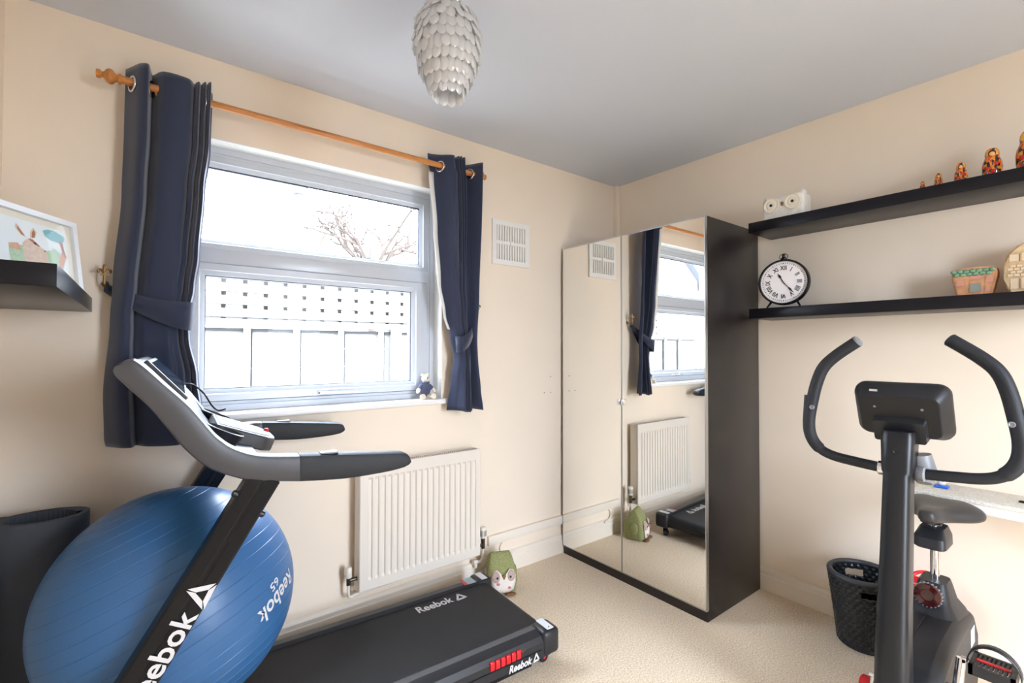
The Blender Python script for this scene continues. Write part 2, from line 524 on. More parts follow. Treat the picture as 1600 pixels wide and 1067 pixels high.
house = thing('white_house', (-1, 8, -0.25), 'white rendered house wall with gutter and corner downpipe seen in upper pane', 'building')
obj('wall', bx((-4.2, 8.0, -0.25), (1.93, 12, 3.75)), RENDERM, house, smooth=False)
obj('gutter', bx((-4.2, 7.86, 3.74), (2.0, 8.0, 3.87), 0.02), mat('grey_gutter', (84, 86, 92), 0.5), house)
obj('roof', bx((-4.3, 7.9, 3.88), (2.05, 12.2, 3.98)), ROOFD, house, smooth=False)
bm = BM(); tube(bm, [(1.90, 7.93, -0.2), (1.90, 7.93, 3.8)], 0.045, 10)
obj('downpipe', bm, mat('grey_downpipe', (84, 86, 92), 0.5), house)
gh = thing('gabled_house', (-10.5, 13, -0.25), 'white gabled house with dark roof edge reflected in the wardrobe mirror', 'building')
bm = BM(); prism(bm, [(-14, -0.25), (-7, -0.25), (-7, 4.2), (-10.5, 6.8), (-14, 4.2)], lambda a, b, d: Vector((a, d, b)), 11, 17)
obj('wall', bm, RENDERM, gh, smooth=False)
for s in (-1, 1):
    bm = BM(); prism(bm, [(-10.5, 6.75), (-10.5, 7.05), (-10.5 + s * 4.0, 4.05), (-10.5 + s * 4.0, 3.8)], lambda a, b, d: Vector((a, d, b)), 10.7, 17.2)
    obj('roof_slope', bm, ROOFD, gh, smooth=False)
for x in (-12.0, -9.6):
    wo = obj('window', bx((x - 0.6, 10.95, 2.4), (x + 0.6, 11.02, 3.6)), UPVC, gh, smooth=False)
    obj('pane', bx((x - 0.5, 10.93, 2.5), (x - 0.05, 10.96, 3.5)), GLASSD, wo, smooth=False)
    obj('pane', bx((x + 0.05, 10.93, 2.5), (x + 0.5, 10.96, 3.5)), GLASSD, wo, smooth=False)
sh = thing('garden_shed', (-3.4, 7.2, -0.25), 'small pale garden shed with grey lean-to roof reflected in the mirror', 'shed')
obj('wall', bx((-5.2, 6.6, -0.25), (-4.3, 8.0, 1.9)), RENDERM, sh, smooth=False)
obj('roof', bx((-5.4, 6.4, 1.9), (-4.2, 8.0, 2.0)), GREY, sh, smooth=False)

tree = thing('bare_tree', (3.9, 10, -0.25), 'bare winter tree with fine twigs behind the fence', 'tree')
tb = BM()


def branch(p, d, l, r, depth):
    q = p + d * l
    mid = p + d * l * 0.5 + Vector((random.uniform(-1, 1), random.uniform(-1, 1), random.uniform(-1, 1))) * l * 0.06
    tube(tb, [p, mid, q], [r, r * 0.8, r * 0.6], 5 if r > 0.02 else 3)
    if depth == 0: return
    for _ in range(3 if depth > 1 else 4):
        a = Vector((random.gauss(0, 1), random.gauss(0, 1), random.gauss(0.15, 0.8))).normalized()
        nd = (d * 0.75 + a * 0.75).normalized()
        branch(p + d * l * random.uniform(0.45, 1.0), nd, l * random.uniform(0.55, 0.8), r * 0.62, depth - 1)


tb2 = tb
tk = BM(); tube(tk, [(3.9, 10, -0.25), (3.92, 10, 1.4), (3.9, 10.02, 2.9)], [0.12, 0.1, 0.08], 10)
obj('trunk', tk, BARK, tree)
for k in range(5):
    a = k * 1.26
    branch(Vector((3.9, 10.02, 2.8)), Vector((math.cos(a) * 0.55, math.sin(a) * 0.55, 0.75)).normalized(), 1.0, 0.055, 4)
obj('branches', tb, BARK, tree)

# ------------------------------------------------------------------ wardrobe
WF, WY0, WY1, WH = 2.159, 1.2526, 2.245, 1.972
war = thing('wardrobe', (2.44, 1.75, 0), 'black-brown wardrobe with two full-height mirror doors in room corner', 'wardrobe')
XB = XR - 0.024
obj('side_panel', bx((WF + 0.022, WY0, 0), (XB, WY0 + 0.018, WH), 0.001), BLACKW, war)
obj('side_panel', bx((WF + 0.022, WY1 - 0.018, 0), (XB, WY1, WH), 0.001), BLACKW, war)
obj('top_panel', bx((WF + 0.022, WY0 + 0.018, WH - 0.018), (XB, WY1 - 0.018, WH)), BLACKW, war, smooth=False)
obj('base_panel', bx((WF + 0.022, WY0 + 0.018, 0.048), (XB, WY1 - 0.018, 0.064)), BLACKW, war, smooth=False)
obj('back_panel', bx((XB - 0.006, WY0 + 0.018, 0.05), (XB - 0.001, WY1 - 0.018, WH - 0.018)), BLACKW, war, smooth=False)
obj('plinth', bx((WF + 0.006, WY0, 0), (WF + 0.022, WY1, 0.046)), BLACKW, war, smooth=False)
ym = (WY0 + WY1) / 2 + 0.018
for a, b in ((WY0 + 0.001, ym - 0.0015), (ym + 0.0015, WY1 + 0.004)):
    d = obj('door', bx((WF, a, 0.051), (WF + 0.02, b, WH - 0.002)), ALU, war, smooth=False)
    obj('mirror', bx((WF - 0.0015, a + 0.005, 0.058), (WF - 0.0002, b - 0.004, WH - 0.009)), MIRROR, d, smooth=False)
    s = -1 if a < ym - 0.1 and b < ym else 1
    yk = ym + s * 0.014
    obj('pull', bx((WF - 0.014, yk - 0.011, 1.0), (WF - 0.001, yk + 0.011, 1.032), 0.002), CHROME, d)

# ------------------------------------------------------------------ right wall shelves
SX = 2.467
for z0, lab in ((1.475, 'lower black-brown floating shelf carrying the clock'), (1.918, 'upper black-brown floating shelf carrying nesting dolls')):
    s = tag(obj('floating_shelf', bx((SX, 0.085, z0), (XR - 0.001, 1.192, z0 + 0.05), 0.001), SHELFM), lab, 'shelf', 'floating shelves on right wall')
ZS1, ZS2 = 1.525, 1.968

# clock
CKX, CKY = 2.53, 1.048
ck = thing('mantel_clock', (CKX, CKY, ZS1), 'black round table clock with white roman numeral dial', 'clock')
CZ, CR = ZS1 + 0.128, 0.114
MXn = Matrix.Translation((CKX, CKY, CZ)) @ Matrix.Rotation(R(10), 4, 'Z') @ Matrix.Rotation(R(-90), 4, 'Y')   # local z -> -x


def on_clock(p):
    return MXn @ Vector(p)


bm = BM(); lathe(bm, [(0.001, -0.025), (CR - 0.008, -0.025), (CR, -0.018), (CR, 0.012), (CR - 0.003, 0.018), (CR - 0.009, 0.018), (CR - 0.011, 0.006), (0.001, 0.006)], 56, MXn)
obj('case', bm, GLOSSB, ck)
bm = BM(); lathe(bm, [(0.001, 0.006), (CR - 0.0105, 0.006), (CR - 0.0105, 0.0075), (0.001, 0.0075)], 56, MXn)
face = obj('dial', bm, mat('clock_dial_paper', (238, 234, 236), 0.5), ck, smooth=False)
# in dial space: local +y is to the left seen from the front?  use explicit axes
NZ = (MXn.to_3x3() @ Vector((0, 0, 1))).normalized()
UPV = Vector((0, 0, 1)); EX = UPV.cross(NZ).normalized()
CC = on_clock((0, 0, 0.0085))
parts = []
for k, s in enumerate(('XII', 'I', 'II', 'III', 'IIII', 'V', 'VI', 'VII', 'VIII', 'IX', 'X', 'XI')):
    t = text_bm(s, 0.031, bold=0.018, width=0.8)
    xsv = [v.co.x for v in t.verts]; cx = (min(xsv) + max(xsv)) / 2
    for v in t.verts: v.co.x -= cx; v.co.y += 0.060
    bmesh.ops.rotate(t, verts=t.verts, cent=(0, 0, 0), matrix=Matrix.Rotation(-k * math.pi / 6, 3, 'Z'))
    parts.append(t)
for k in range(60):
    t = BM(); w = 0.0011 if k % 5 else 0.002
    t.faces.new([t.verts.new(p) for p in ((-w, 0.09, 0), (w, 0.09, 0), (w, 0.096, 0), (-w, 0.096, 0))])
    bmesh.ops.rotate(t, verts=t.verts, cent=(0, 0, 0), matrix=Matrix.Rotation(-k * math.pi / 30, 3, 'Z'))
    parts.append(t)
obj('numerals', place(merge(parts), CC, EX, UPV, 0.0004), DARK, face, smooth=False)


def hand(ang, l, w):
    t = BM(); t.faces.new([t.verts.new(p) for p in ((-w * .5, -0.012, 0), (w * .5, -0.012, 0), (w * .5, l * .45, 0), (w * 1.5, l * .62, 0), (0, l, 0), (-w * 1.5, l * .62, 0), (-w * .5, l * .45, 0))])
    bmesh.ops.rotate(t, verts=t.verts, cent=(0, 0, 0), matrix=Matrix.Rotation(-R(ang), 3, 'Z'))
    return t


obj('clock_hand', place(hand(332, 0.05, 0.004), CC, EX, UPV, 0.002), DARK, ck, smooth=False, solid=0.0008)
obj('clock_hand', place(hand(141, 0.075, 0.003), CC, EX, UPV, 0.004), DARK, ck, smooth=False, solid=0.0008)
bm = BM(); lathe(bm, [(0.012, -0.004), (0.013, 0.004), (0.007, 0.012), (0.008, 0.02), (0.004, 0.026), (0.001, 0.027)], 16, Matrix.Translation((CKX, CKY, CZ + CR)))
top = obj('crown', bm, GLOSSB, ck)
bm = BM(); tube(bm, [(CKX, CKY + 0.02 * math.cos(a), CZ + CR + 0.014 + 0.014 * math.sin(a)) for a in [2 * math.pi * k / 20 for k in range(21)]], 0.0018, 8)
obj('ring', bm, GLOSSB, top)
for s in (-1, 1):
    bm = BM(); tube(bm, [(CKX, CKY + s * 0.06, CZ - CR * 0.83), (CKX - 0.01, CKY + s * 0.078, ZS1 + 0.004)], [0.006, 0.004], 10)
    obj('foot', bm, GLOSSB, ck)

# white owl ornament
CERAM = mat('white_crackle_ceramic', (232, 228, 220), 0.4, noise=0.06, nscale=60, bump=0.5, bscale=90)
CERAMY = mat('cream_ceramic_glaze', (230, 221, 202), 0.4)
ow = thing('owl_ornament', (2.56, 1.045, ZS2), 'squat white ceramic owl ornament with round ringed eyes on upper shelf', 'ornament')
OX, OY = 2.56, 1.045
bm = bx((OX - 0.05, OY - 0.098, ZS2), (OX + 0.05, OY + 0.098, ZS2 + 0.118), 0.018, 4)
obj('body', bm, CERAM, ow)
for s in (-1, 1):
    bm = BM(); Me = Matrix.Translation((OX - 0.049, OY + s * 0.05, ZS2 + 0.076)) @ Matrix.Rotation(R(-90), 4, 'Y')
    lathe(bm, [(0.04, 0), (0.04, 0.006), (0.034, 0.009), (0.03, 0.006), (0.022, 0.006), (0.018, 0.009), (0.001, 0.008)], 28, Me)
    e = obj('eye', bm, CERAMY, ow)
    bm = BM(); lathe(bm, [(0.007, 0.006), (0.007, 0.0105), (0.001, 0.0115)], 14, Me); obj('pupil', bm, DARK, e)
    bm = BM(); ball(bm, (OX - 0.02, OY + s * 0.085, ZS2 + 0.118), (0.02, 0.014, 0.016)); obj('ear_tuft', bm, CERAM, ow)
    bm = BM(); tube(bm, [(OX - 0.052, OY + s * 0.004, ZS2 + 0.086), (OX - 0.053, OY + s * 0.045, ZS2 + 0.117)], [0.005, 0.002], 8); obj('brow', bm, CERAM, ow)
bm = BM(); ball(bm, (OX - 0.052, OY, ZS2 + 0.075), (0.008, 0.006, 0.011)); obj('beak', bm, mat('brown_glaze', (120, 92, 60), 0.4), ow)

# nesting dolls
def doll_mat():
    m = bpy.data.materials.new('lacquered_doll_paint'); m.use_nodes = True
    nt = m.node_tree; b = nt.nodes['Principled BSDF']; b.inputs['Roughness'].default_value = 0.15; b.inputs['Coat Weight'].default_value = 0.6
    tc = nt.nodes.new('ShaderNodeTexCoord'); v = nt.nodes.new('ShaderNodeTexVoronoi'); v.inputs['Scale'].default_value = 9
    cr = nt.nodes.new('ShaderNodeValToRGB'); cr.color_ramp.interpolation = 'CONSTANT'
    el = cr.color_ramp.elements; el[0].position = 0; el[0].color = lin((24, 20, 16)) + (1,)
    el[1].position = 0.22; el[1].color = lin((206, 62, 24)) + (1,)
    for p, c in ((0.5, (222, 120, 30)), (0.68, (40, 30, 18)), (0.8, (226, 150, 40))):
        e = el.new(p); e.color = lin(c) + (1,)
    sp = nt.nodes.new('ShaderNodeSeparateColor')
    nt.links.new(tc.outputs['Generated'], v.inputs['Vector']); nt.links.new(v.outputs['Color'], sp.inputs[0])
    nt.links.new(sp.outputs[0], cr.inputs[0]); nt.links.new(cr.outputs[0], b.inputs['Base Color'])
    return m


DOLL = doll_mat(); DYEL = mat('yellow_doll_scarf', (226, 160, 40), 0.15, coat=0.5); DSKIN = mat('painted_doll_face', (232, 176, 110), 0.2, coat=0.5)
DHAIR = mat('painted_doll_hair', (40, 24, 14), 0.2); DRED = mat('painted_red_flower', (200, 36, 22), 0.2)
DX = 2.545
for k, (y, hh, ww, word) in enumerate(((0.511, 0.046, 0.019, 'tiniest'), (0.461, 0.066, 0.028, 'second smallest'), (0.394, 0.088, 0.041, 'middle-sized'),
                                       (0.306, 0.116, 0.058, 'second largest'), (0.208, 0.152, 0.076, 'largest'))):
    d = thing('nesting_doll', (DX, y, ZS2), word + ' orange and red painted nesting doll in row on upper shelf', 'doll', group='nesting dolls on the upper shelf')
    r = ww / 2
    prof = [(0.001, 0), (r * .8, 0), (r * .88, hh * .04), (r * .98, hh * .2), (r, hh * .38), (r * .93, hh * .52), (r * .76, hh * .63), (r * .68, hh * .7), (r * .7, hh * .78), (r * .66, hh * .87), (r * .5, hh * .95), (r * .25, hh * .99), (0.001, hh)]
    bm = BM(); lathe(bm, prof, 24, Matrix.Translation((DX, y, ZS2))); obj('body', bm, DOLL, d, angle=60)
    vd = Vector((-DX, -y, 0)).normalized(); c = Vector((DX, y, ZS2 + hh * .79)) + vd * r * .42
    rotz = math.atan2(vd.y, vd.x)
    Mf = Matrix.Rotation(rotz, 4, 'Z')
    bm = BM(); ball(bm, c - vd * r * .06, (r * .3, r * .62, hh * .17), 16, 10, Mf); obj('scarf', bm, DYEL, d)
    bm = BM(); ball(bm, c, (r * .32, r * .46, hh * .125), 16, 10, Mf); obj('hair', bm, DHAIR, d)
    bm = BM(); ball(bm, c + vd * r * .04 - Vector((0, 0, hh * .015)), (r * .32, r * .37, hh * .1), 16, 10, Mf); obj('face', bm, DSKIN, d)
    if k > 1:
        for s, z in ((-.35, .3), (.3, .42), (0.05, .18)):
            a = rotz + s * 1.6
            bm = BM(); ball(bm, (DX + math.cos(a) * r * .9, y + math.sin(a) * r * .9, ZS2 + hh * z), (r * .16, r * .26, hh * .07), 12, 8, Matrix.Rotation(a, 4, 'Z'))
            obj('flower', bm, DRED, d)

# pottery on the lower shelf
TERRA = mat('painted_terracotta', (206, 150, 108), 0.6, noise=0.2, nscale=40, bump=0.5, bscale=60)
GREENG = mat('green_glaze', (120, 160, 128), 0.4, noise=0.3, nscale=60); GREYG = mat('grey_glaze_tile', (150, 152, 140), 0.45); PINKG = mat('pink_glaze_tile', (216, 150, 130), 0.45)
SAND = mat('sandy_unglazed_clay', (206, 176, 136), 0.8, noise=0.15, nscale=50, bump=0.5, bscale=60); SANDL = mat('pale_clay_tile', (226, 204, 172), 0.75); BROWNL = mat('brown_scored_clay', (140, 96, 62), 0.8)
pt = thing('clay_planter', (2.6, 0.365, ZS1), 'small orange clay pot with green top band and mosaic patches', 'pot')


def face_pt(x, ylo):
    return lambda a, b, d: Vector((x + d, ylo - a, ZS1 + b))


f = face_pt(2.585, 0.432)
bm = BM(); prism(bm, [(0.014, 0), (0.112, 0.0), (0.132, 0.085), (0.127, 0.115), (0.06, 0.119), (0.004, 0.112), (-0.002, 0.082)], f, 0, 0.06)
bmesh.ops.bevel(bm, geom=bm.edges[:], offset=0.006, segments=2, affect='EDGES'); obj('body', bm, TERRA, pt)
for k in range(13):
    a = 0.006 + (k % 7) * 0.0185 + (k // 7) * 0.009; b = 0.103 - (k // 7) * 0.013
    bm = BM(); ball(bm, f(a, b, -0.001), (0.004, 0.0095, 0.008), 12, 8); obj('green_scale', bm, GREENG, pt)
for a, b, w_, h_, m in ((0.052, 0.018, 0.034, 0.036, GREYG), (0.014, 0.045, 0.026, 0.022, PINKG), (0.055, 0.068, 0.03, 0.013, PINKG), (0.098, 0.055, 0.022, 0.02, PINKG), (0.095, 0.02, 0.016, 0.016, PINKG)):
    bm = BM(); prism(bm, [(a, b), (a + w_, b + .002), (a + w_ - .002, b + h_), (a + .002, b + h_ - .001)], f, -0.003, 0.004); obj('mosaic_tile', bm, m, pt, smooth=False)
pt2 = thing('clay_house_vase', (2.6, 0.2, ZS1), 'sandy arched clay vase scored like brickwork at the frame edge', 'vase')
f2 = face_pt(2.575, 0.292)
arch = [(0.022, 0), (0.16, 0), (0.175, 0.09), (0.168, 0.15), (0.14, 0.185), (0.095, 0.2), (0.05, 0.188), (0.018, 0.155), (0.004, 0.11), (0.008, 0.06)]
bm = BM(); prism(bm, arch, f2, 0, 0.08); bmesh.ops.bevel(bm, geom=bm.edges[:], offset=0.008, segments=2, affect='EDGES'); obj('body', bm, SAND, pt2)
for r in range(4):
    for k in range(8):
        a = 0.02 + k * 0.017 + (r % 2) * 0.007; b = 0.066 + r * 0.0115
        if a > 0.15: continue
        bm = BM(); prism(bm, [(a, b), (a + .014, b), (a + .014, b + .008), (a, b + .008)], f2, -0.003, 0.004); obj('clay_brick', bm, SANDL, pt2, smooth=False)
for a, b, w_, h_ in ((0.026, 0.02, 0.022, 0.038), (0.054, 0.02, 0.05, 0.038), (0.025, 0.122, 0.025, 0.026), (0.056, 0.124, 0.036, 0.028)):
    bm = BM(); prism(bm, [(a, b), (a + w_, b), (a + w_, b + h_), (a, b + h_)], f2, -0.002, 0.004); obj('clay_panel', bm, SANDL, pt2, smooth=False)
    bm = BM(); prism(bm, [(a + w_, b), (a + w_ + .002, b), (a + w_ + .002, b + h_), (a + w_, b + h_)], f2, -0.003, 0.004); obj('score_line', bm, BROWNL, pt2, smooth=False)
for k in range(8):
    a = 0.03 + k * 0.015
    bm = BM(); prism(bm, [(a, 0.005), (a + .011, 0.005), (a + .011, 0.012), (a, 0.012)], f2, -0.003, 0.004); obj('clay_brick', bm, SANDL, pt2, smooth=False)

# ------------------------------------------------------------------ wall vent
vn = thing('wall_vent', (1.748, YW, 1.95), 'square white louvred wall vent between curtain and wardrobe', 'vent')
x0, x1, z0, z1 = 1.607, 1.889, 1.818, 2.083
bm = BM(); t = 0.03
for a, b in (((x0, z0), (x1, z0 + t)), ((x0, z1 - t), (x1, z1)), ((x0, z0 + t), (x0 + t, z1 - t)), ((x1 - t, z0 + t), (x1, z1 - t)), ((x0 + t, (z0 + z1) / 2 - .009), (x1 - t, (z0 + z1) / 2 + .009))):
    box(bm, (a[0], YW - 0.012, a[1]), (b[0], YW, b[1]))
obj('vent_frame', bm, VENTM, vn, smooth=False)
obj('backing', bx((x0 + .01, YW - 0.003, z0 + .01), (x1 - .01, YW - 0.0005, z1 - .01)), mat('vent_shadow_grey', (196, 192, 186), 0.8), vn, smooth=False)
sl = None
for k in range(12):
    x = x0 + t + 0.0045 + k * 0.0192
    if sl is None: sl = obj('vent_slat', bx((x, YW - 0.011, z0 + t), (x + 0.0095, YW - 0.003, z1 - t)), VENTM, vn, smooth=False)
    else: share('vent_slat', sl.data, vn, Matrix.Translation((k * 0.0192, 0, 0)))
obj('control_knob', bx((1.735, YW - 0.018, 1.937), (1.761, YW - 0.011, 1.963), 0.002), VENTM, vn)

# ------------------------------------------------------------------ radiator
ra = thing('radiator', (1.135, 2.2, 0.19), 'white fluted panel radiator under the window', 'radiator')
RX0, RX1, RZ0, RZ1, RY = 0.799, 1.472, 0.188, 0.77, 2.18
bm = BM()
nf = 19; pit = (RX1 - RX0 - 0.06) / nf
zs = [RZ0, RZ0 + 0.004, RZ0 + 0.045, RZ0 + 0.058, RZ1 - 0.07, RZ1 - 0.057, RZ1 - 0.004, RZ1]
amp = [0, 0, 0, 1, 1, 0, 0, 0]
xsr = [RX0, RX0 + 0.012, RX0 + 0.03]
cols = [(RX0, 0), (RX0 + 0.004, 0), (RX0 + 0.02, 0)]
for k in range(nf):
    b = RX0 + 0.03 + k * pit
    cols += [(b, 0), (b + pit * .34, 0), (b + pit * .46, 1), (b + pit * .88, 1)]
cols += [(RX1 - 0.03, 0), (RX1 - 0.004, 0), (RX1, 0)]
grid = []
for z, a in zip(zs, amp):
    row = []
    for x, d in cols:
        e = 0.004 if (z in (RZ0, RZ1) or x in (RX0, RX1)) else 0
        row.append(bm.verts.new((x, RY + d * a * 0.0075 + e, z)))
    grid.append(row)
for i in range(len(grid) - 1):
    for j in range(len(cols) - 1):
        bm.faces.new((grid[i][j], grid[i][j + 1], grid[i + 1][j + 1], grid[i + 1][j]))
obj('front_panel', bm, RADM, ra, angle=20)
obj('body', bx((RX0 + 0.001, RY + 0.009, RZ0 + 0.002), (RX1 - 0.001, RY + 0.068, RZ1 - 0.004)), RADM, ra, smooth=False)
bm = BM()
for k in range(56):
    x = RX0 + 0.012 + k * 0.0117
    box(bm, (x, RY + 0.018, RZ1 - 0.0045), (x + 0.006, RY + 0.026, RZ1 - 0.003)); box(bm, (x, RY + 0.038, RZ1 - 0.0045), (x + 0.006, RY + 0.046, RZ1 - 0.003))
obj('top_grille', bm, GASKET, ra, smooth=False)
VW = mat('white_valve_plastic', (232, 226, 214), 0.4); VB = mat('dark_valve_metal', (96, 90, 84), 0.3, 0.9)
bm = BM(); lathe(bm, [(0.001, 0.045), (0.011, 0.045), (0.014, 0.04), (0.0145, 0), (0.012, -0.004), (0.001, -0.004)], 18, Matrix.Translation((0.762, 2.215, 0.262)))
v = obj('lockshield_valve', bm, VW, ra)
bm = BM(); tube(bm, [(0.762, 2.215, 0.26), (0.762, 2.215, 0.225)], 0.010, 12); tube(bm, [(0.765, 2.215, 0.245), (0.80, 2.215, 0.245)], 0.0085, 12); obj('valve_body', bm, VB, v)
bm = BM(); tube(bm, smooth_path([(0.762, 2.215, 0.228), (0.762, 2.216, 0.185), (0.775, 2.222, 0.163), (0.82, 2.23, 0.165), (1.1, 2.24, 0.172), (1.3, 2.243, 0.185)]), 0.0065, 10)
obj('pipe', bm, TRIMM, v)
bm = BM(); lathe(bm, [(0.001, 0.062), (0.012, 0.062), (0.0155, 0.058), (0.017, 0.05), (0.0165, 0.008), (0.013, 0), (0.001, 0)], 20, Matrix.Translation((1.512, 2.215, 0.262)))
v = obj('thermostatic_valve', bm, VW, ra)
g = BM()
for k in range(14):
    a = 2 * math.pi * k / 14
    c = Vector((1.512 + 0.0168 * math.cos(a), 2.215 + 0.0168 * math.sin(a), 0.29)); box(g, c - Vector((.0012, .0012, .015)), c + Vector((.0012, .0012, .016)))
obj('grip_rib', g, GASKET, v, smooth=False)
bm = BM(); tube(bm, [(1.512, 2.215, 0.262), (1.512, 2.215, 0.205)], [0.012, 0.010], 12); tube(bm, [(1.512, 2.215, 0.225), (1.47, 2.215, 0.225)], 0.0085, 12); obj('valve_body', bm, VB, v)
bm = BM(); tube(bm, smooth_path([(1.512, 2.215, 0.21), (1.512, 2.218, 0.16), (1.505, 2.23, 0.13), (1.48, 2.243, 0.126)]), 0.0075, 10); obj('pipe', bm, TRIMM, v)
bm = BM(); tube(bm, [(1.49, 2.24, 0.128), (1.462, 2.238, 0.13)], 0.012, 12); tube(bm, [(1.478, 2.238, 0.13), (1.478, 2.236, 0.10)], 0.009, 12); obj('pipe_elbow', bm, VW, v)

# ------------------------------------------------------------------ curtains
ROD_Y, ROD_Z = 2.17, 2.268
rod = thing('curtain_pole', (0.68, ROD_Y, ROD_Z), 'varnished pine curtain pole with turned finials above window', 'curtain pole')
bm = BM(); tube(bm, [(-0.075, ROD_Y, ROD_Z), (1.448, ROD_Y, ROD_Z)], 0.0135, 18); obj('pole', bm, PINE, rod)
fin = [(0.0135, 0), (0.0175, 0.002), (0.0175, 0.012), (0.012, 0.016), (0.015, 0.024), (0.024, 0.034), (0.0265, 0.046), (0.022, 0.058), (0.012, 0.066), (0.0095, 0.074), (0.014, 0.079), (0.0155, 0.087), (0.013, 0.096), (0.001, 0.098)]
bm = BM(); lathe(bm, [(r, z * .72) for r, z in fin], 24, Matrix.Translation((-0.072, ROD_Y, ROD_Z)) @ Matrix.Rotation(R(-90), 4, 'Y')); obj('finial', bm, PINE, rod)
bm = BM(); lathe(bm, [(r, z * .5) for r, z in fin], 24, Matrix.Translation((1.442, ROD_Y, ROD_Z)) @ Matrix.Rotation(R(90), 4, 'Y')); obj('finial', bm, PINE, rod)
for x in (0.03, 1.41):
    bm = BM(); tube(bm, [(x, ROD_Y - 0.0, ROD_Z - 0.016), (x, YW - 0.006, ROD_Z - 0.02)], 0.008, 10); tube(bm, [(x, YW - 0.008, ROD_Z - 0.02), (x, YW - 0.0005, ROD_Z - 0.02)], 0.028, 18)
    obj('bracket', bm, PINE, rod)


def interp(tab, z):
    """Piecewise smooth lookup in a table of (z, value) sorted from top to bottom."""
    if z >= tab[0][0]: return tab[0][1]
    for (za, a), (zb, b) in zip(tab[:-1], tab[1:]):
        if z >= zb:
            t = (za - z) / (za - zb); t = t * t * (3 - 2 * t)
            return a + (b - a) * t
    return tab[-1][1]


def section_at(sec, t):
    """Fold section: list of (fraction of width, offset), evaluated at arc parameter t with smoothing."""
    k = t * (len(sec) - 1); i = min(int(k), len(sec) - 2); f = k - i
    p0, p1, p2, p3 = [sec[max(0, min(len(sec) - 1, i + d))] for d in (-1, 0, 1, 2)]
    return [0.5 * (2 * p1[c] + (p2[c] - p0[c]) * f + (2 * p0[c] - 5 * p1[c] + 4 * p2[c] - p3[c]) * f * f + (3 * p1[c] - p0[c] - 3 * p2[c] + p3[c]) * f ** 3) for c in (0, 1)]


def curtain_bm(left, right, amp, ytab, sec, z0, z1, tops, hem=0.0):
    bm = BM(); NU, NV = 190, 64
    g = []
    for i in range(NV + 1):
        row = []
        for j in range(NU + 1):
            t = j / NU
            fx, fy = section_at(sec, t)
            ztop = z0 + tops(t); zb = z1 + hem * math.sin(t * 9 + 1)
            z = ztop + (zb - ztop) * i / NV
            xl, xr, A, yc = interp(left, z), interp(right, z), interp(amp, z), interp(ytab, z)
            low = max(0, min(1, (2.1 - z) / 0.6))
            wob = low * 0.010 * (math.sin(t * 17 + z * 2.2) + 0.5 * math.sin(t * 31 - z * 3))
            row.append(bm.verts.new((xl + (xr - xl) * fx, yc + A * fy + wob, z)))
        g.append(row)
    for i in range(NV):
        for j in range(NU):
            bm.faces.new((g[i][j], g[i][j + 1], g[i + 1][j + 1], g[i + 1][j]))
    return bm


def eyelets(root, spots):
    for x, y, rz in spots:
        bm = BM()
        pts = []
        for k in range(29):
            a = 2 * math.pi * k / 28; p = Matrix.Rotation(rz, 3, 'Z') @ Vector((0, 0.026 * math.cos(a), 0.026 * math.sin(a)))
            pts.append(Vector((x, y, ROD_Z - 0.006)) + p)
        tube(bm, pts, 0.0042, 10); obj('eyelet', bm, CHROME, root)


cl = thing('curtain', (0.07, ROD_Y, 0.96), 'wide navy eyelet curtain tied back at left of window', 'curtain', group='navy window curtains')
L_l = [(2.34, -0.062), (2.1, -0.064), (1.87, -0.068), (1.55, -0.088), (1.41, -0.094), (1.15, -0.110), (1.0, -0.106), (0.96, -0.10)]
L_r = [(2.34, 0.205), (2.1, 0.200), (1.92, 0.184), (1.67, 0.170), (1.546, 0.157), (1.43, 0.138), (1.36, 0.143), (1.204, 0.171), (1.08, 0.185), (0.96, 0.19)]
L_a = [(2.34, 1.0), (2.0, 0.85), (1.6, 0.6), (1.44, 0.4), (1.3, 0.55), (0.96, 0.85)]
L_s = [(0.0, .038), (.06, .012), (.15, -.03), (.225, -.044), (.25, -.03), (.27, .02), (.30, .03), (.38, -.02), (.46, -.038), (.58, -.044), (.70, -.04), (.76, -.012), (.785, -.03), (.81, -.042), (.84, -.012), (.865, -.032), (.885, -.042), (.91, -.012), (.93, -.034), (.95, -.042), (.962, .0), (.975, .034), (1.0, .045)]
L_y = [(2.34, ROD_Y), (1.6, 2.176), (1.44, 2.178), (1.2, 2.18), (0.96, 2.18)]
obj('cloth', curtain_bm(L_l, L_r, L_a, L_y, L_s, 2.325, 0.965, lambda t: 0.006 * math.sin(9 * t), 0.004), NAVY, cl, angle=80, solid=0.003)
eyelets(cl, [(-0.043, ROD_Y, 0.35), (0.012, ROD_Y, -0.35), (0.172, ROD_Y, 0.3)])


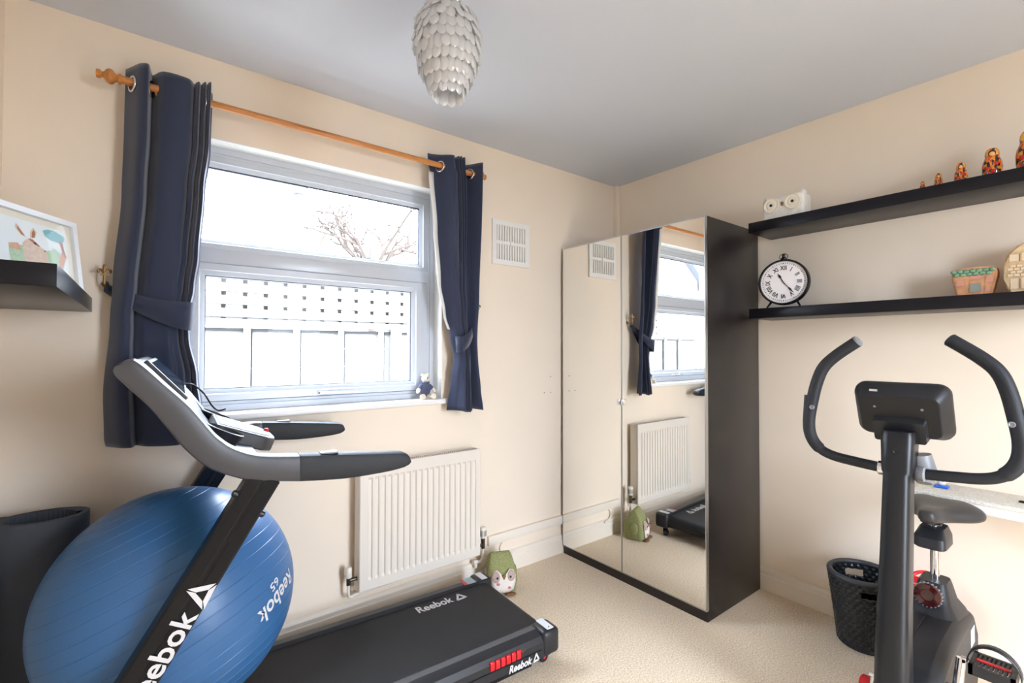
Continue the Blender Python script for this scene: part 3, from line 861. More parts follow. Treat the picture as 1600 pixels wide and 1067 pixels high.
def tieback(root, hook, tip, h0, h1, ybulge, side):
    """Band from the wall hook round the front of the gathered cloth to its inner edge and back."""
    hook, tip = Vector(hook), Vector(tip)
    bm = BM(); n = 40; prev = None
    for k in range(n + 1):
        t = k / n
        if t < 0.5:                      # front
            s = t * 2; p = hook.lerp(tip, s); p.z = hook.z + (tip.z - hook.z) * math.sin(s * math.pi / 2) ** 0.9
            p.y = hook.y + (ybulge - hook.y) * min(1, math.sin(min(1, s * 1.25) * math.pi / 2) * 1.0)
            if s > 0.92: p.y += (s - 0.92) / 0.08 * 0.02
        else:                            # behind
            s = (1 - t) * 2; p = hook.lerp(tip, s); p.z = hook.z + (tip.z - hook.z) * math.sin(s * math.pi / 2) ** 0.9
            p.y = 2.236 - 0.01 * s - (max(0, s - 0.8) / 0.2) * (2.226 - ybulge - 0.02)
        hh = h0 + (h1 - h0) * min(1, s * 1.1)
        a, b = bm.verts.new(p + Vector((0, 0, hh / 2))), bm.verts.new(p + Vector((side * 0.1 * hh, 0, -hh / 2)))
        if prev: bm.faces.new((prev[0], prev[1], b, a))
        prev = (a, b)
    return obj('tieback', bm, NAVY, root, angle=80, solid=0.003)


tieback(cl, (-0.112, 2.245, 1.535), (0.152, 2.16, 1.435), 0.03, 0.105, 2.126, -1)
cr = thing('curtain', (1.37, ROD_Y, 0.97), 'narrow navy eyelet curtain tied back at right of window', 'curtain', group='navy window curtains')
R_l = [(2.34, 1.150), (2.25, 1.158), (2.235, 1.178), (1.95, 1.202), (1.665, 1.225), (1.5, 1.255), (1.385, 1.290), (1.27, 1.315), (1.15, 1.30), (0.97, 1.279)]
R_r = [(2.34, 1.452), (1.685, 1.448), (1.4, 1.447), (1.27, 1.448), (1.1, 1.462), (0.97, 1.475)]
R_a = [(2.34, 1.0), (2.0, 0.9), (1.6, 0.65), (1.35, 0.38), (1.2, 0.55), (0.97, 0.8)]
R_s = [(0.0, .034), (.10, .026), (.2, .004), (.30, -.03), (.37, -.044), (.41, -.03), (.44, -.018), (.47, -.044), (.50, -.018), (.53, -.044), (.56, -.02), (.595, -.044), (.615, .0), (.64, .036), (.72, .042), (.8, .02), (.88, -.014), (.96, -.044), (1.0, -.03)]
R_y = [(2.34, ROD_Y), (1.6, 2.18), (1.35, 2.188), (0.97, 2.188)]
obj('cloth', curtain_bm(R_l, R_r, R_a, R_y, R_s, 2.325, 0.985, lambda t: 0.004 * math.cos(12 * t), 0.006), NAVY, cr, angle=80, solid=0.003)
bm = BM(); prev = None
for k in range(30):
    z = 2.235 - k * (2.235 - 1.42) / 29
    x = interp(R_l, z)
    a, b = bm.verts.new((x - 0.024 + 0.012 * k / 29, 2.196, z)), bm.verts.new((x + 0.006, 2.2, z))
    if prev: bm.faces.new((prev[0], prev[1], b, a))
    prev = (a, b)
obj('lining_edge', bm, LINING, cr, angle=80, solid=0.002)
eyelets(cr, [(1.205, ROD_Y, 0.35), (1.385, ROD_Y, 0.4)])
tieback(cr, (1.472, 2.245, 1.50), (1.300, 2.16, 1.34), 0.03, 0.085, 2.145, 1)
# tie-back hooks
for x, z, lab in ((-0.113, 1.55, 'brass fleur-de-lis tieback hook left of wide curtain'), (1.476, 1.515, 'brass fleur-de-lis tieback hook right of narrow curtain')):
    hk = thing('tieback_hook', (x, 2.25, z), lab, 'hook', group='curtain tieback hooks')
    bm = BM(); lathe(bm, [(0.011, 0), (0.011, 0.004), (0.001, 0.007)], 16, Matrix.Translation((x, YW - 0.0005, z)) @ Matrix.Rotation(R(90), 4, 'X')); obj('base', bm, BRASS, hk)
    bm = BM(); tube(bm, smooth_path([(x, YW - 0.004, z), (x, 2.235, z - 0.012), (x, 2.222, z - 0.004), (x, 2.222, z + 0.012), (x, 2.222, z + 0.045)], 6), 0.004, 10); obj('arm', bm, BRASS, hk)
    bm = BM()
    ball(bm, (x, 2.222, z + 0.05), (0.006, 0.004, 0.016), 12, 8)
    for s in (-1, 1):
        tube(bm, smooth_path([(x, 2.222, z + 0.03), (x + s * 0.008, 2.222, z + 0.044), (x + s * 0.016, 2.222, z + 0.044), (x + s * 0.017, 2.222, z + 0.034)], 5), [0.004] * 15 + [0.0025], 8)
    box(bm, (x - 0.011, 2.218, z + 0.024), (x + 0.011, 2.226, z + 0.030))
    obj('fleur', bm, BRASS, hk)

# ------------------------------------------------------------------ left shelf and picture
tag(obj('floating_shelf', bx((XL + 0.001, 1.40, 1.446), (-0.148, YW - 0.001, 1.496), 0.001), SHELFM), 'short black floating shelf in the left corner holding the framed drawing', 'shelf')
pf = thing('picture_frame', (-0.25, 1.87, 1.496), 'white framed coloured drawing of a deer on left corner shelf', 'picture')
BR = Vector((-0.150, 2.005, 1.497)); UX = Vector((-0.53, -0.848, 0)).normalized(); NRM = Vector((0.848, -0.53, 0)).normalized()
PW, PH = 0.30, 0.212
UPP = (Vector((0, 0, 1)) * PH - NRM * 0.026).normalized(); NF = UPP.cross(UX).normalized()
if NF.dot(NRM) < 0: NF = -NF


def pic(a, b, d=0.0):   # a from the LEFT edge as seen, b from the bottom, d towards the viewer
    return BR + UX * (PW - a) + UPP * b + NF * d


bm = BM(); fwid = 0.016
for poly in ([(0, 0), (PW, 0), (PW - fwid, fwid), (fwid, fwid)], [(PW, 0), (PW, PH), (PW - fwid, PH - fwid), (PW - fwid, fwid)], [(PW, PH), (0, PH), (fwid, PH - fwid), (PW - fwid, PH - fwid)], [(0, PH), (0, 0), (fwid, fwid), (fwid, PH - fwid)]):
    prism(bm, poly, pic, -0.022, 0.0)
obj('frame', bm, FRAMEW, pf, smooth=False)
bm = BM(); prism(bm, [(fwid, fwid), (PW - fwid, fwid), (PW - fwid, PH - fwid), (fwid, PH - fwid)], pic, -0.02, -0.012); obj('mount', bm, MOUNT, pf, smooth=False)
m0 = 0.034
bm = BM(); prism(bm, [(m0, m0), (PW - m0, m0), (PW - m0, PH - m0), (m0, PH - m0)], pic, -0.013, -0.0115); pap = obj('paper', bm, PAPER, pf, smooth=False)
INK = {'fawn': (222, 196, 180), 'rust': (178, 118, 96), 'eye': (50, 46, 48), 'teal': (128, 182, 186), 'moss': (186, 206, 176), 'orange': (216, 168, 140), 'line': (150, 120, 110)}
INKM = {k: mat('pencil_' + k, v, 0.9, noise=0.1, nscale=120) for k, v in INK.items()}


def stroke(poly, m, lvl):
    bm = BM(); bm.faces.new([bm.verts.new(pic(m0 + a * (PW - 2 * m0), m0 + (0.36 + 0.62 * b if b > 0 else 0.0) * (PH - 2 * m0), -0.0112 + lvl * 0.0002)) for a, b in poly]); obj('drawing', bm, INKM[m], pap, smooth=False)


stroke([(.18, 0), (.9, 0), (.95, .18), (.8, .3), (.62, .16), (.4, .22), (.18, .2)], 'moss', 0)
stroke([(.36, .0), (.72, .0), (.68, .2), (.56, .34), (.5, .42), (.42, .44), (.36, .3)], 'fawn', 1)
stroke([(.40, .40), (.50, .46), (.62, .26), (.68, .18), (.66, .12), (.60, .14), (.48, .26)], 'fawn', 2)
stroke([(.43, .47), (.5, .48), (.6, .30), (.56, .28)], 'rust', 3)
stroke([(.42, .48), (.34, .78), (.30, .88), (.28, .74), (.34, .55)], 'fawn', 2); stroke([(.40, .52), (.33, .74), (.31, .80), (.31, .70), (.36, .55)], 'rust', 3)
stroke([(.47, .48), (.48, .72), (.53, .88), (.57, .74), (.54, .54)], 'fawn', 2); stroke([(.49, .52), (.50, .70), (.53, .80), (.55, .70), (.53, .56)], 'rust', 3)
stroke([(.50, .36), (.53, .40), (.555, .36), (.53, .32)], 'eye', 4); stroke([(.645, .20), (.67, .20), (.67, .165), (.65, .16)], 'eye', 4)
stroke([(.66, .86), (.74, .95), (.86, .94), (.98, .84), (.97, .66), (.88, .58), (.76, .60), (.68, .7)], 'teal', 1)
stroke([(.88, .66), (.94, .62), (.96, .3), (.99, .1), (.90, .1), (.92, .34)], 'rust', 2)
stroke([(.72, .2), (.80, .36), (.84, .3), (.84, .05), (.74, .0)], 'moss', 2); stroke([(.18, .2), (.3, .26), (.34, .05), (.2, .04)], 'orange', 1); stroke([(.86, .12), (.95, .2), (.96, .02), (.85, .0)], 'orange', 3)
bm = BM(); prism(bm, [(fwid, fwid), (PW - fwid, fwid), (PW - fwid, PH - fwid), (fwid, PH - fwid)], pic, -0.007, -0.006); obj('glazing', bm, PICGLASS, pf, smooth=False)

# ------------------------------------------------------------------ pendant lamp
LX, LY, LZ = 0.747, 1.30, 2.095
la = thing('pendant_lamp', (LX, LY, H), 'pendant light with tiers of clear acrylic leaf drops hanging from ceiling', 'lamp')
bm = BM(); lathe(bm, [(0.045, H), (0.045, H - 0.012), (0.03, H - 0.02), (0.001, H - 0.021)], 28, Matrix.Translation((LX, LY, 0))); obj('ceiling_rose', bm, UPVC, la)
bm = BM(); tube(bm, [(LX, LY, H - 0.018), (LX, LY, 2.30)], 0.0035, 8); obj('cord', bm, VW, la)
bm = BM(); lathe(bm, [(0.052, 2.385), (0.052, 2.397), (0.046, 2.402), (0.02, 2.404), (0.001, 2.404)], 32, Matrix.Translation((LX, LY, 0)))
obj('top_cap', bm, mat('satin_silver_cap', (196, 198, 200), 0.35, 0.6), la)
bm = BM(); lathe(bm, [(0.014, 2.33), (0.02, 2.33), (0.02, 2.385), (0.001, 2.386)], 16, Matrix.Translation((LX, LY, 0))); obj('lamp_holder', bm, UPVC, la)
bulb_m = bpy.data.materials.new('frosted_bulb'); bulb_m.use_nodes = True
bb_ = bulb_m.node_tree.nodes['Principled BSDF']; bb_.inputs['Base Color'].default_value = (0.9, 0.88, 0.84, 1); bb_.inputs['Roughness'].default_value = 0.5
bm = BM(); lathe(bm, [(0.012, 2.33), (0.014, 2.31), (0.026, 2.28), (0.03, 2.255), (0.024, 2.232), (0.01, 2.222), (0.001, 2.221)], 20, Matrix.Translation((LX, LY, 0))); obj('bulb', bm, bulb_m, la)
prof = [(2.388, 0.052), (2.372, 0.074), (2.345, 0.086), (2.316, 0.092), (2.287, 0.095), (2.258, 0.094), (2.229, 0.089), (2.200, 0.080), (2.172, 0.066), (2.152, 0.048)]
drop = BM()
dp = [(0, 0.001), (0.004, 0.004), (0.012, 0.0105), (0.026, 0.0155), (0.038, 0.0145), (0.047, 0.009), (0.051, 0.001)]
rings(drop, [[Vector((r * math.cos(a), r * 0.28 * math.sin(a), -z)) for a in [2 * math.pi * k / 8 for k in range(8)]] for z, r in dp])
drop_me = None
wire = BM()
for i, (z, r) in enumerate(prof):
    n = max(9, int(2 * math.pi * r / 0.0235))
    pts = [(LX + (r - .004) * math.cos(2 * math.pi * k / 36), LY + (r - .004) * math.sin(2 * math.pi * k / 36), z) for k in range(37)]
    bm = BM(); tube(bm, pts, 0.0014, 5); obj('wire_hoop', bm, CHROME, la)
    nxt = prof[i + 1] if i + 1 < len(prof) else (z - 0.03, r - 0.006)
    slope = math.atan2(nxt[1] - r, z - nxt[0])
    for k in range(n):
        a = 2 * math.pi * (k + 0.5 * (i % 2)) / n
        Mm = Matrix.Translation((LX + r * math.cos(a), LY + r * math.sin(a), z)) @ Matrix.Rotation(a - math.pi / 2, 4, 'Z') @ Matrix.Rotation(min(0.75, max(-0.12, slope * 0.8 + 0.2)) + random.uniform(-.1, .14), 4, 'X') @ Matrix.Rotation(random.uniform(-.2, .2), 4, 'Z')
        Ml = Matrix.Translation((-LX, -LY, -H)) @ Mm
        if drop_me is None:
            o = obj('crystal_drop', drop, CRYSTAL, la, local=True, angle=30); drop_me = o.data; o.matrix_local = Ml
        else:
            share('crystal_drop', drop_me, la, Ml)
for k in range(4):
    a = k * math.pi / 2 + 0.4
    bm = BM(); tube(bm, [(LX + (r_ - .004) * math.cos(a), LY + (r_ - .004) * math.sin(a), z_) for z_, r_ in prof], 0.0013, 5); obj('wire_rib', bm, CHROME, la)

# ------------------------------------------------------------------ treadmill (local frame: x to the rear, y to the window wall)
TH = R(-2.8)
tm = thing('treadmill', (1.39, 1.77, 0), 'black and grey treadmill with console beside the radiator', 'treadmill', rotz=TH)
K = dict(parent=tm, local=True)


def fit(bm, x0, x1, y0, y1):
    """Scale a flat mesh to the box."""
    xs_ = [v.co.x for v in bm.verts]; ys_ = [v.co.y for v in bm.verts]
    a, b, c, d = min(xs_), max(xs_), min(ys_), max(ys_)
    for v in bm.verts:
        v.co.x = x0 + (v.co.x - a) / (b - a) * (x1 - x0); v.co.y = y0 + (v.co.y - c) / (d - c) * (y1 - y0)
    return bm


def wordmark(l, h, bold=0.025, shear=0.0):
    return fit(text_bm('Reebok', 1.0, bold=bold, shear=shear), 0, l, 0, h)


# running belt and deck
bm = BM(); pf_ = [(-1.34, 0.148), (-0.045, 0.148)]
for k in range(1, 12):
    a = R(90 - 180 * k / 12); pf_.append((-0.045 + 0.044 * math.cos(a), 0.104 + 0.044 * math.sin(a)))
pf_ += [(-0.045, 0.06), (-1.34, 0.06)]
prism(bm, pf_, lambda a, b, d: Vector((a, d, b)), -0.212, 0.212)
belt = obj('running_belt', bm, BELT, angle=30, **K)
t = merge([wordmark(0.175, 0.052), fit(emblem_bm(1), 0.186, 0.245, -0.004, 0.056)])
obj('lettering', place(t, (-0.42, 0.137, 0.148), (1, 0, 0), (0, 1, 0)), WHITE, tm, smooth=False, local=True).parent = belt
for s in (-1, 1):
    sec = [(0.216, 0.066), (0.216, 0.152), (0.228, 0.158), (0.262, 0.156), (0.29, 0.142), (0.302, 0.122), (0.304, 0.062), (0.296, 0.056)]
    bm = BM(); prism(bm, [(s * a, b) for a, b in sec], lambda a, b, d: Vector((d, a, b)), -1.36, -0.035)
    rail = obj('side_rail', bm, RAILM, angle=25, **K)
    bm = BM(); prism(bm, [(s * 0.233, 0.1572), (s * 0.2575, 0.1562), (s * 0.2575, 0.1575), (s * 0.233, 0.1588)], lambda a, b, d: Vector((d, a, b)), -1.34, -0.08)
    obj('rail_strip', bm, mat('grey_grip_strip', (78, 78, 80), 0.55, bump=0.3, bscale=500), smooth=False, **K)
    cap = bx((-0.075, s * 0.2145, 0.058), (0.012, s * 0.31, 0.161), 0.02, 4)
    obj('end_cap', cap, PLASTIC_B, **K)
    obj('frame_beam', bx((-1.4, s * 0.24, 0.035), (-0.12, s * 0.29, 0.075), 0.004), GLOSSB, **K)
    bm = BM(); lathe(bm, [(0.001, -0.012), (0.018, -0.012), (0.0215, -0.008), (0.0215, 0.008), (0.018, 0.012), (0.001, 0.012)], 20, Matrix.Translation((-0.03, s * 0.245, 0.0215)) @ Matrix.Rotation(R(90), 4, 'X'))
    wh = obj('wheel', bm, PLASTIC_B, **K)
    bm = BM(); lathe(bm, [(0.001, -0.0135), (0.006, -0.0135), (0.006, 0.0135), (0.001, 0.0135)], 14, Matrix.Translation((-0.03, s * 0.245, 0.0215)) @ Matrix.Rotation(R(90), 4, 'X'))
    obj('wheel_hub', bm, RED, tm, local=True).parent = wh
    obj('wheel_bracket', bx((-0.06, s * 0.25, 0.02), (-0.01, s * 0.256, 0.07)), GLOSSB, smooth=False, **K)
bm = BM(); tube(bm, [(-0.045, -0.26, 0.104), (-0.045, 0.26, 0.104)], 0.038, 20); obj('rear_roller', bm, PLASTIC_B, **K)


def sticker(poly, m, z):
    bm = BM(); prism(bm, poly, lambda a, b, d: Vector((a, b, z + d)), 0, 0.0008); return obj('sticker', bm, m, smooth=False, **K)


rr = [(a * 0.034, b) for a, b in [(-.5, -.045), (-.35, -.048), (.35, -.048), (.5, -.045), (.5, .045), (.35, .048), (-.35, .048), (-.5, .045)]]
sticker([(-0.03 + a, -0.258 + b * .85) for a, b in rr], STICK, 0.1612)
sticker([(-0.03 + a, 0.258 + b * .8) for a, b in rr], STICK, 0.1612)
sticker([(-0.125, 0.222), (-0.078, 0.222), (-0.078, 0.285), (-0.125, 0.285)], STICKG, 0.1585)
sticker([(-0.142, 0.222), (-0.126, 0.222), (-0.126, 0.285), (-0.142, 0.285)], STICKR, 0.1585)
bm = BM(); lathe(bm, [(0.003, 0), (0.003, 0.001), (0.0005, 0.001)], 10, Matrix.Translation((-0.03, -0.285, 0.162))); obj('screw', bm, DARK, **K)
# red cushions and wordmark on the near side
for k in range(6):
    x = -0.33 + k * 0.0245
    obj('cushion_block', bx((x, -0.3085, 0.1), (x + 0.0205, -0.298, 0.134), 0.004), RED, **K)
bm = BM(); bm.faces.new([bm.verts.new(p) for p in ((-0.182, -0.3052, 0.122), (-0.16, -0.3052, 0.126), (-0.182, -0.3052, 0.119))]); obj('red_tail', bm, RED, smooth=False, **K)
bm = BM(); box(bm, (-1.3, -0.3062, 0.0915), (-0.08, -0.3038, 0.0965)); obj('side_slot', bm, DARK, smooth=False, **K)
t = merge([wordmark(0.112, 0.03, 0.03, 0.25), fit(emblem_bm(1), 0.116, 0.15, 0.0, 0.036)])
obj('lettering', place(t, (-0.245, -0.3062, 0.0605), (1, 0, 0), (0, 0, 1), 0.001), WHITE, smooth=False, **K)
# motor hood
bm = BM(); prism(bm, [(-1.50, 0.05), (-1.50, 0.19), (-1.46, 0.195), (-1.36, 0.2), (-1.27, 0.2), (-1.19, 0.192), (-1.15, 0.16), (-1.15, 0.05)], lambda a, b, d: Vector((a, d, b)), -0.3, 0.3)
obj('motor_hood', bm, PLASTIC_B, bevel=0.012, **K)
# uprights
ux = Vector((0.513, 0, 0.858)).normalized(); un = Vector((-0.858, 0, 0.513)).normalized()
UB = Vector((-1.363, 0, 0.537)); Ubot = UB - ux * ((0.537 - 0.02) / ux.z); Utop = UB + ux * ((0.968 - 0.537) / ux.z)
for s in (-1, 1):
    sec = [(-0.040, -0.022), (-0.034, -0.026), (-0.008, -0.026), (-0.004, -0.0235), (0.004, -0.0235), (0.008, -0.026), (0.034, -0.026), (0.040, -0.022), (0.040, 0.022), (0.034, 0.026), (-0.034, 0.026), (-0.040, 0.022)]
    bm = BM(); rings(bm, [[Vector((p.x, s * 0.37, p.z)) + un * a + Vector((0, b * 1.0, 0)) for a, b in sec] for p in (Ubot, Utop)])
    upr = obj('upright', bm, GLOSSB, angle=25, **K)
    obj('foot_beam', bx((-1.67, s * 0.345, 0.0), (-1.15, s * 0.395, 0.05), 0.006), GLOSSB, **K)
    for d, side in ((-0.012, 1), (-0.035, -1)):
        p = Utop + ux * d - ux * 0.055 + un * side * 0.04
        bm = BM(); lathe(bm, [(0.009, -0.003), (0.009, 0.008), (0.006, 0.011), (0.001, 0.011)], 14, Matrix.Translation((p.x, s * 0.385, p.z)) @ (un * side).to_track_quat('Z', 'Y').to_matrix().to_4x4())
        obj('bolt', bm, PLASTIC_B, **K)
    if s < 0:
        end = Vector((0.098 - 1.373, -0.3965, 0.662)) - un * 0.026
        t = merge([wordmark(0.235, 0.05, 0.02), fit(emblem_bm(1), 0.245, 0.31, -0.004, 0.058)])
        obj('lettering', place(t, end - ux * 0.235, ux, un, 0.0005), WHITE, tm, smooth=False, local=True).parent = upr
bm = BM(); box(bm, (-1.45, -0.37, 0.012), (-1.40, 0.37, 0.048)); obj('cross_beam', bm, GLOSSB, smooth=False, **K)
# console arms
UPPER = [(-0.050, 1.276), (-0.028, 1.290), (-0.007, 1.284), (0.045, 1.228), (0.097, 1.170), (0.138, 1.111), (0.159, 1.084), (0.195, 1.054), (0.255, 1.029), (0.352, 1.016)]
LOWER = [(-0.056, 1.262), (-0.050, 1.248), (-0.027, 1.220), (0.015, 1.170), (0.049, 1.118), (0.085, 1.063), (0.132, 1.012), (0.181, 0.983), (0.24, 0.961), (0.353, 0.941)]
GU = [(0.354, 1.016), (0.477, 1.005), (0.596, 0.993), (0.655, 0.986), (0.676, 0.977), (0.683, 0.962)]
GL = [(0.354, 0.941), (0.477, 0.930), (0.596, 0.931), (0.655, 0.936), (0.676, 0.942), (0.683, 0.950)]


def sm2(p, n=5):
    return [(v.x, v.y) for v in smooth_path([(a, b, 0) for a, b in p], n)]


def slab(up_, lo_, y0, y1, chamf=0.014):
    """Arm body: closed side outline with softened long edges."""
    bm = BM(); up_, lo_ = sm2(up_), sm2(lo_); rs = []
    ym_ = (y0 + y1) / 2; hw = abs(y1 - y0) / 2
    for (xa, za), (xb, zb) in zip(up_, lo_):
        a, b = Vector((xa - 1.373, 0, za)), Vector((xb - 1.373, 0, zb)); d = b - a; L_ = d.length; d.normalize()
        c = min(chamf, L_ * 0.3); r_ = []
        for off, yy in ((0, -hw + chamf), (c * .3, -hw + chamf * .3), (c, -hw), (L_ - c, -hw), (L_ - c * .3, -hw + chamf * .3), (L_, -hw + chamf), (L_, hw - chamf), (L_ - c * .3, hw - chamf * .3), (L_ - c, hw), (c, hw), (c * .3, hw - chamf * .3), (0, hw - chamf)):
            r_.append(a + d * off + Vector((0, ym_ + yy, 0)))
        rs.append(r_)
    rings(bm, rs)
    return bm


for s in (-1, 1):
    y0, y1 = s * 0.343, s * 0.4
    bm = slab(UPPER, LOWER, y0, y1)
    if s > 0:
        for v in bm.verts:
            q = max(0.0, min(1.0, (0.335 - (v.co.x + 1.373)) / 0.11)); v.co.y -= 0.118 * q * q * (3 - 2 * q)
    obj('console_arm', bm, PLASTIC_G, angle=35, **K)
    obj('hand_grip', slab(GU, GL, y0 + s * 0.001, y1 - s * 0.002, 0.012), FOAM, angle=40, **K)
    obj('pulse_sensor', bx((0.41 - 1.373, s * 0.357, 1.008), (0.46 - 1.373, s * 0.386, 1.0135), 0.001), GREY, **K)
CUP = [(-0.048, 1.270), (-0.026, 1.286), (-0.006, 1.282), (0.045, 1.226), (0.095, 1.168), (0.122, 1.125), (0.138, 1.095), (0.165, 1.06), (0.2, 1.035), (0.255, 1.018)]
CLO = [(-0.050, 1.252), (-0.040, 1.232), (-0.015, 1.200), (0.015, 1.165), (0.055, 1.112), (0.088, 1.065), (0.12, 1.03), (0.15, 1.005), (0.19, 0.99), (0.255, 0.984)]
cons = obj('console', slab(CUP, CLO, -0.345, 0.228, 0.006), PLASTIC_G, angle=35, **K)
# screen: slab lying on the upper console slope
sa, sb = Vector((-0.002 - 1.373, 0, 1.2815)), Vector((0.088 - 1.373, 0, 1.1785)); sd = (sb - sa).normalized(); sn = Vector((-sd.z, 0, sd.x)); sn = sn if sn.z > 0 else -sn
SCR = mat('dark_glossy_screen', (40, 60, 80), 0.08)


def on_slope(bm_poly, d0, d1, o_, dx, nn):
    bm = BM(); prism(bm, bm_poly, lambda a, b, d: o_ + dx * a + Vector((0, b, 0)) + nn * d, d0, d1); return bm


obj('screen_bezel', on_slope([(0.0, -0.3), (0.135, -0.32), (0.135, 0.205), (0.0, 0.19)], -0.006, 0.008, sa, sd, sn), PLASTIC_G, tm, local=True, bevel=0.004).parent = cons
obj('screen', on_slope([(0.012, -0.27), (0.122, -0.285), (0.122, 0.17), (0.012, 0.16)], 0.008, 0.0095, sa, sd, sn), SCR, tm, local=True, smooth=False).parent = cons
# keypad table and cup wells
ka, kb = Vector((0.165 - 1.373, 0, 1.092)), Vector((0.335 - 1.373, 0, 1.024)); kd = (kb - ka).normalized(); kn = Vector((-kd.z, 0, kd.x)); kn = kn if kn.z > 0 else -kn
kp = [(a, b * 0.84 - 0.035) for a, b in [(0.0, -0.17), (0.1, -0.165), (0.15, -0.15), (0.178, -0.11), (0.185, -0.05), (0.185, 0.05), (0.178, 0.11), (0.15, 0.15), (0.1, 0.165), (0.0, 0.17)]]
key = obj('keypad', on_slope(kp, -0.045, 0.0, ka, kd, kn), PLASTIC_G, tm, local=True, bevel=0.008)
key.parent = cons
obj('keypad_plate', on_slope([(a * .85 + .01, (b + .035) * .82 - .035) for a, b in kp], 0.0, 0.0015, ka, kd, kn), PLASTIC_B, tm, local=True, smooth=False).parent = cons
KEYM = mat('light_grey_key', (186, 188, 192), 0.4)
for i in range(4):
    for j in range(5):
        a, b = 0.03 + i * 0.03, -0.111 + j * 0.038
        obj('key', on_slope([(a, b - .008), (a + .011, b - .008), (a + .011, b + .008), (a, b + .008)], 0.0015, 0.003, ka, kd, kn), KEYM, tm, local=True, smooth=False).parent = cons
bm = BM(); ball(bm, ka + kd * 0.165 + kn * 0.003, 0.009, 12, 8); obj('stop_key', bm, RED, tm, local=True).parent = cons
for s in (-1, 1):
    c = Vector((0.172 - 1.373, -0.235 if s < 0 else 0.168, 1.058)); nn = Vector((0.45, 0, 0.9)).normalized()
    Mc = Matrix.Translation(c) @ nn.to_track_quat('Z', 'Y').to_matrix().to_4x4()
    bm = BM(); lathe(bm, [(0.001, -0.02), (0.04, -0.02), (0.05, 0.012), (0.052, 0.026), (0.048, 0.028), (0.044, 0.018), (0.036, -0.008), (0.001, -0.01)], 32, Mc)
    obj('cup_holder', bm, PLASTIC_B, tm, local=True).parent = cons
bm = BM(); tube(bm, smooth_path([(0.085 - 1.373, 0.05, 1.2), (0.11 - 1.373, 0.06, 1.195), (0.14 - 1.373, 0.08, 1.165), (0.165 - 1.373, 0.1, 1.12), (0.185 - 1.373, 0.12, 1.1), (0.205 - 1.373, 0.1, 1.105)], 8), 0.0028, 8)
obj('safety_cord', bm, DARK, **K)

# ------------------------------------------------------------------ gym ball
BC, BRD = Vector((0.0896, 1.8313, 0.5353)), 0.33475
gb = thing('gym_ball', BC - Vector((0, 0, BRD)), 'large blue ribbed gym ball resting on treadmill between its uprights', 'exercise ball')
axis = Vector((-0.365, 0.223, 0.90)).normalized()
Mb = Matrix.Translation(BC) @ axis.to_track_quat('Z', 'Y').to_matrix().to_4x4()
prof = [(0.0006, -BRD)]
NR = 28
for k in range(1, NR):
    th0 = -90 + 180 * k / NR
    for dd, dep in ((-1.9, 0), (-0.34, 0), (-0.15, 0.0008), (0.15, 0.0008), (0.34, 0), (1.9, 0)):
        a = R(th0 + dd); prof.append(((BRD - dep) * math.cos(a), (BRD - dep) * math.sin(a)))
prof.append((0.0006, BRD))
bm = BM(); lathe(bm, prof, 112, Mb); sk = obj('skin', bm, BALL, gb, angle=14)


def on_ball(bm, n0, ex, scale=1.0):
    n0 = Vector(n0).normalized(); ex = Vector(ex); ex = (ex - n0 * ex.dot(n0)).normalized(); ey = n0.cross(ex)
    for v in bm.verts:
        p = n0 + ex * (v.co.x / BRD) + ey * (v.co.y / BRD)
        v.co = BC + p.normalized() * (BRD + 0.001)
    return bm


rd = Vector((0.562, -0.826, -0.01)) - Vector((0.893, -0.425, 0.15))
t = wordmark(0.19, 0.052, 0.02)
for v in t.verts: v.co.x -= 0.095; v.co.y -= 0.026
obj('lettering', on_ball(t, (0.75, -0.66, 0.055), rd), WHITE, gb, smooth=False)
t = fit(text_bm('65', 1.0, bold=0.015), -0.02, 0.02, -0.0125, 0.0125)
obj('size_mark', on_ball(t, (0.705, -0.69, 0.185), rd), WHITE, gb, smooth=False)
bm = BM(); lathe(bm, [(0.008, 0), (0.008, 0.002), (0.001, 0.003)], 14, Matrix.Translation(BC + Vector((-0.365, 0.223, 0.90)).normalized() * BRD) @ Vector((-0.365, 0.223, 0.90)).to_track_quat('Z', 'Y').to_matrix().to_4x4())
obj('valve_plug', bm, WHITE, gb)

# ------------------------------------------------------------------ rolled exercise mat
rm = thing('rolled_mat', (-0.245, 2.09, 0), 'black ribbed exercise mat rolled up and standing in left corner', 'exercise mat')
bm = BM(); N = 260; turns = 1.55; ht = 0.788
spts = []
for k in range(N + 1):
    a = R(200) - 2 * math.pi * turns * k / N
    f_ = 1 - 0.15 * turns * k / N
    rx, ry = 0.114 * f_, 0.08 * f_
    spts.append((-0.245 + rx * math.cos(a), 2.09 + ry * math.sin(a)))
vs = []
for k, (x, y) in enumerate(spts):
    x2, y2 = spts[min(k + 1, N)]; x1, y1 = spts[max(k - 1, 0)]
    tx, ty = x2 - x1, y2 - y1; l = math.hypot(tx, ty); nx, ny = ty / l, -tx / l
    rib = 0.0020 if (k // 2) % 2 else 0.0
    th_ = 0.008
    vs.append([(x + nx * (th_ + rib), y + ny * (th_ + rib)), (x - nx * th_, y - ny * th_)])
prev = None
for (a, b) in vs:
    q = [bm.verts.new((a[0], a[1], 0.001)), bm.verts.new((a[0], a[1], ht)), bm.verts.new((b[0], b[1], ht)), bm.verts.new((b[0], b[1], 0.001))]
    if prev:
        for i in range(4):
            bm.faces.new((prev[i], prev[(i + 1) % 4], q[(i + 1) % 4], q[i]))
    prev = q
obj('foam_sheet', bm, MATM, rm, angle=30)
bm = BM(); tube(bm, [(-0.352, 2.19, 0.775), (-0.352, 2.19, 0.4), (-0.352, 2.19, 0.02)], 0.02, 14); obj('strap_roll', bm, MATM, rm)

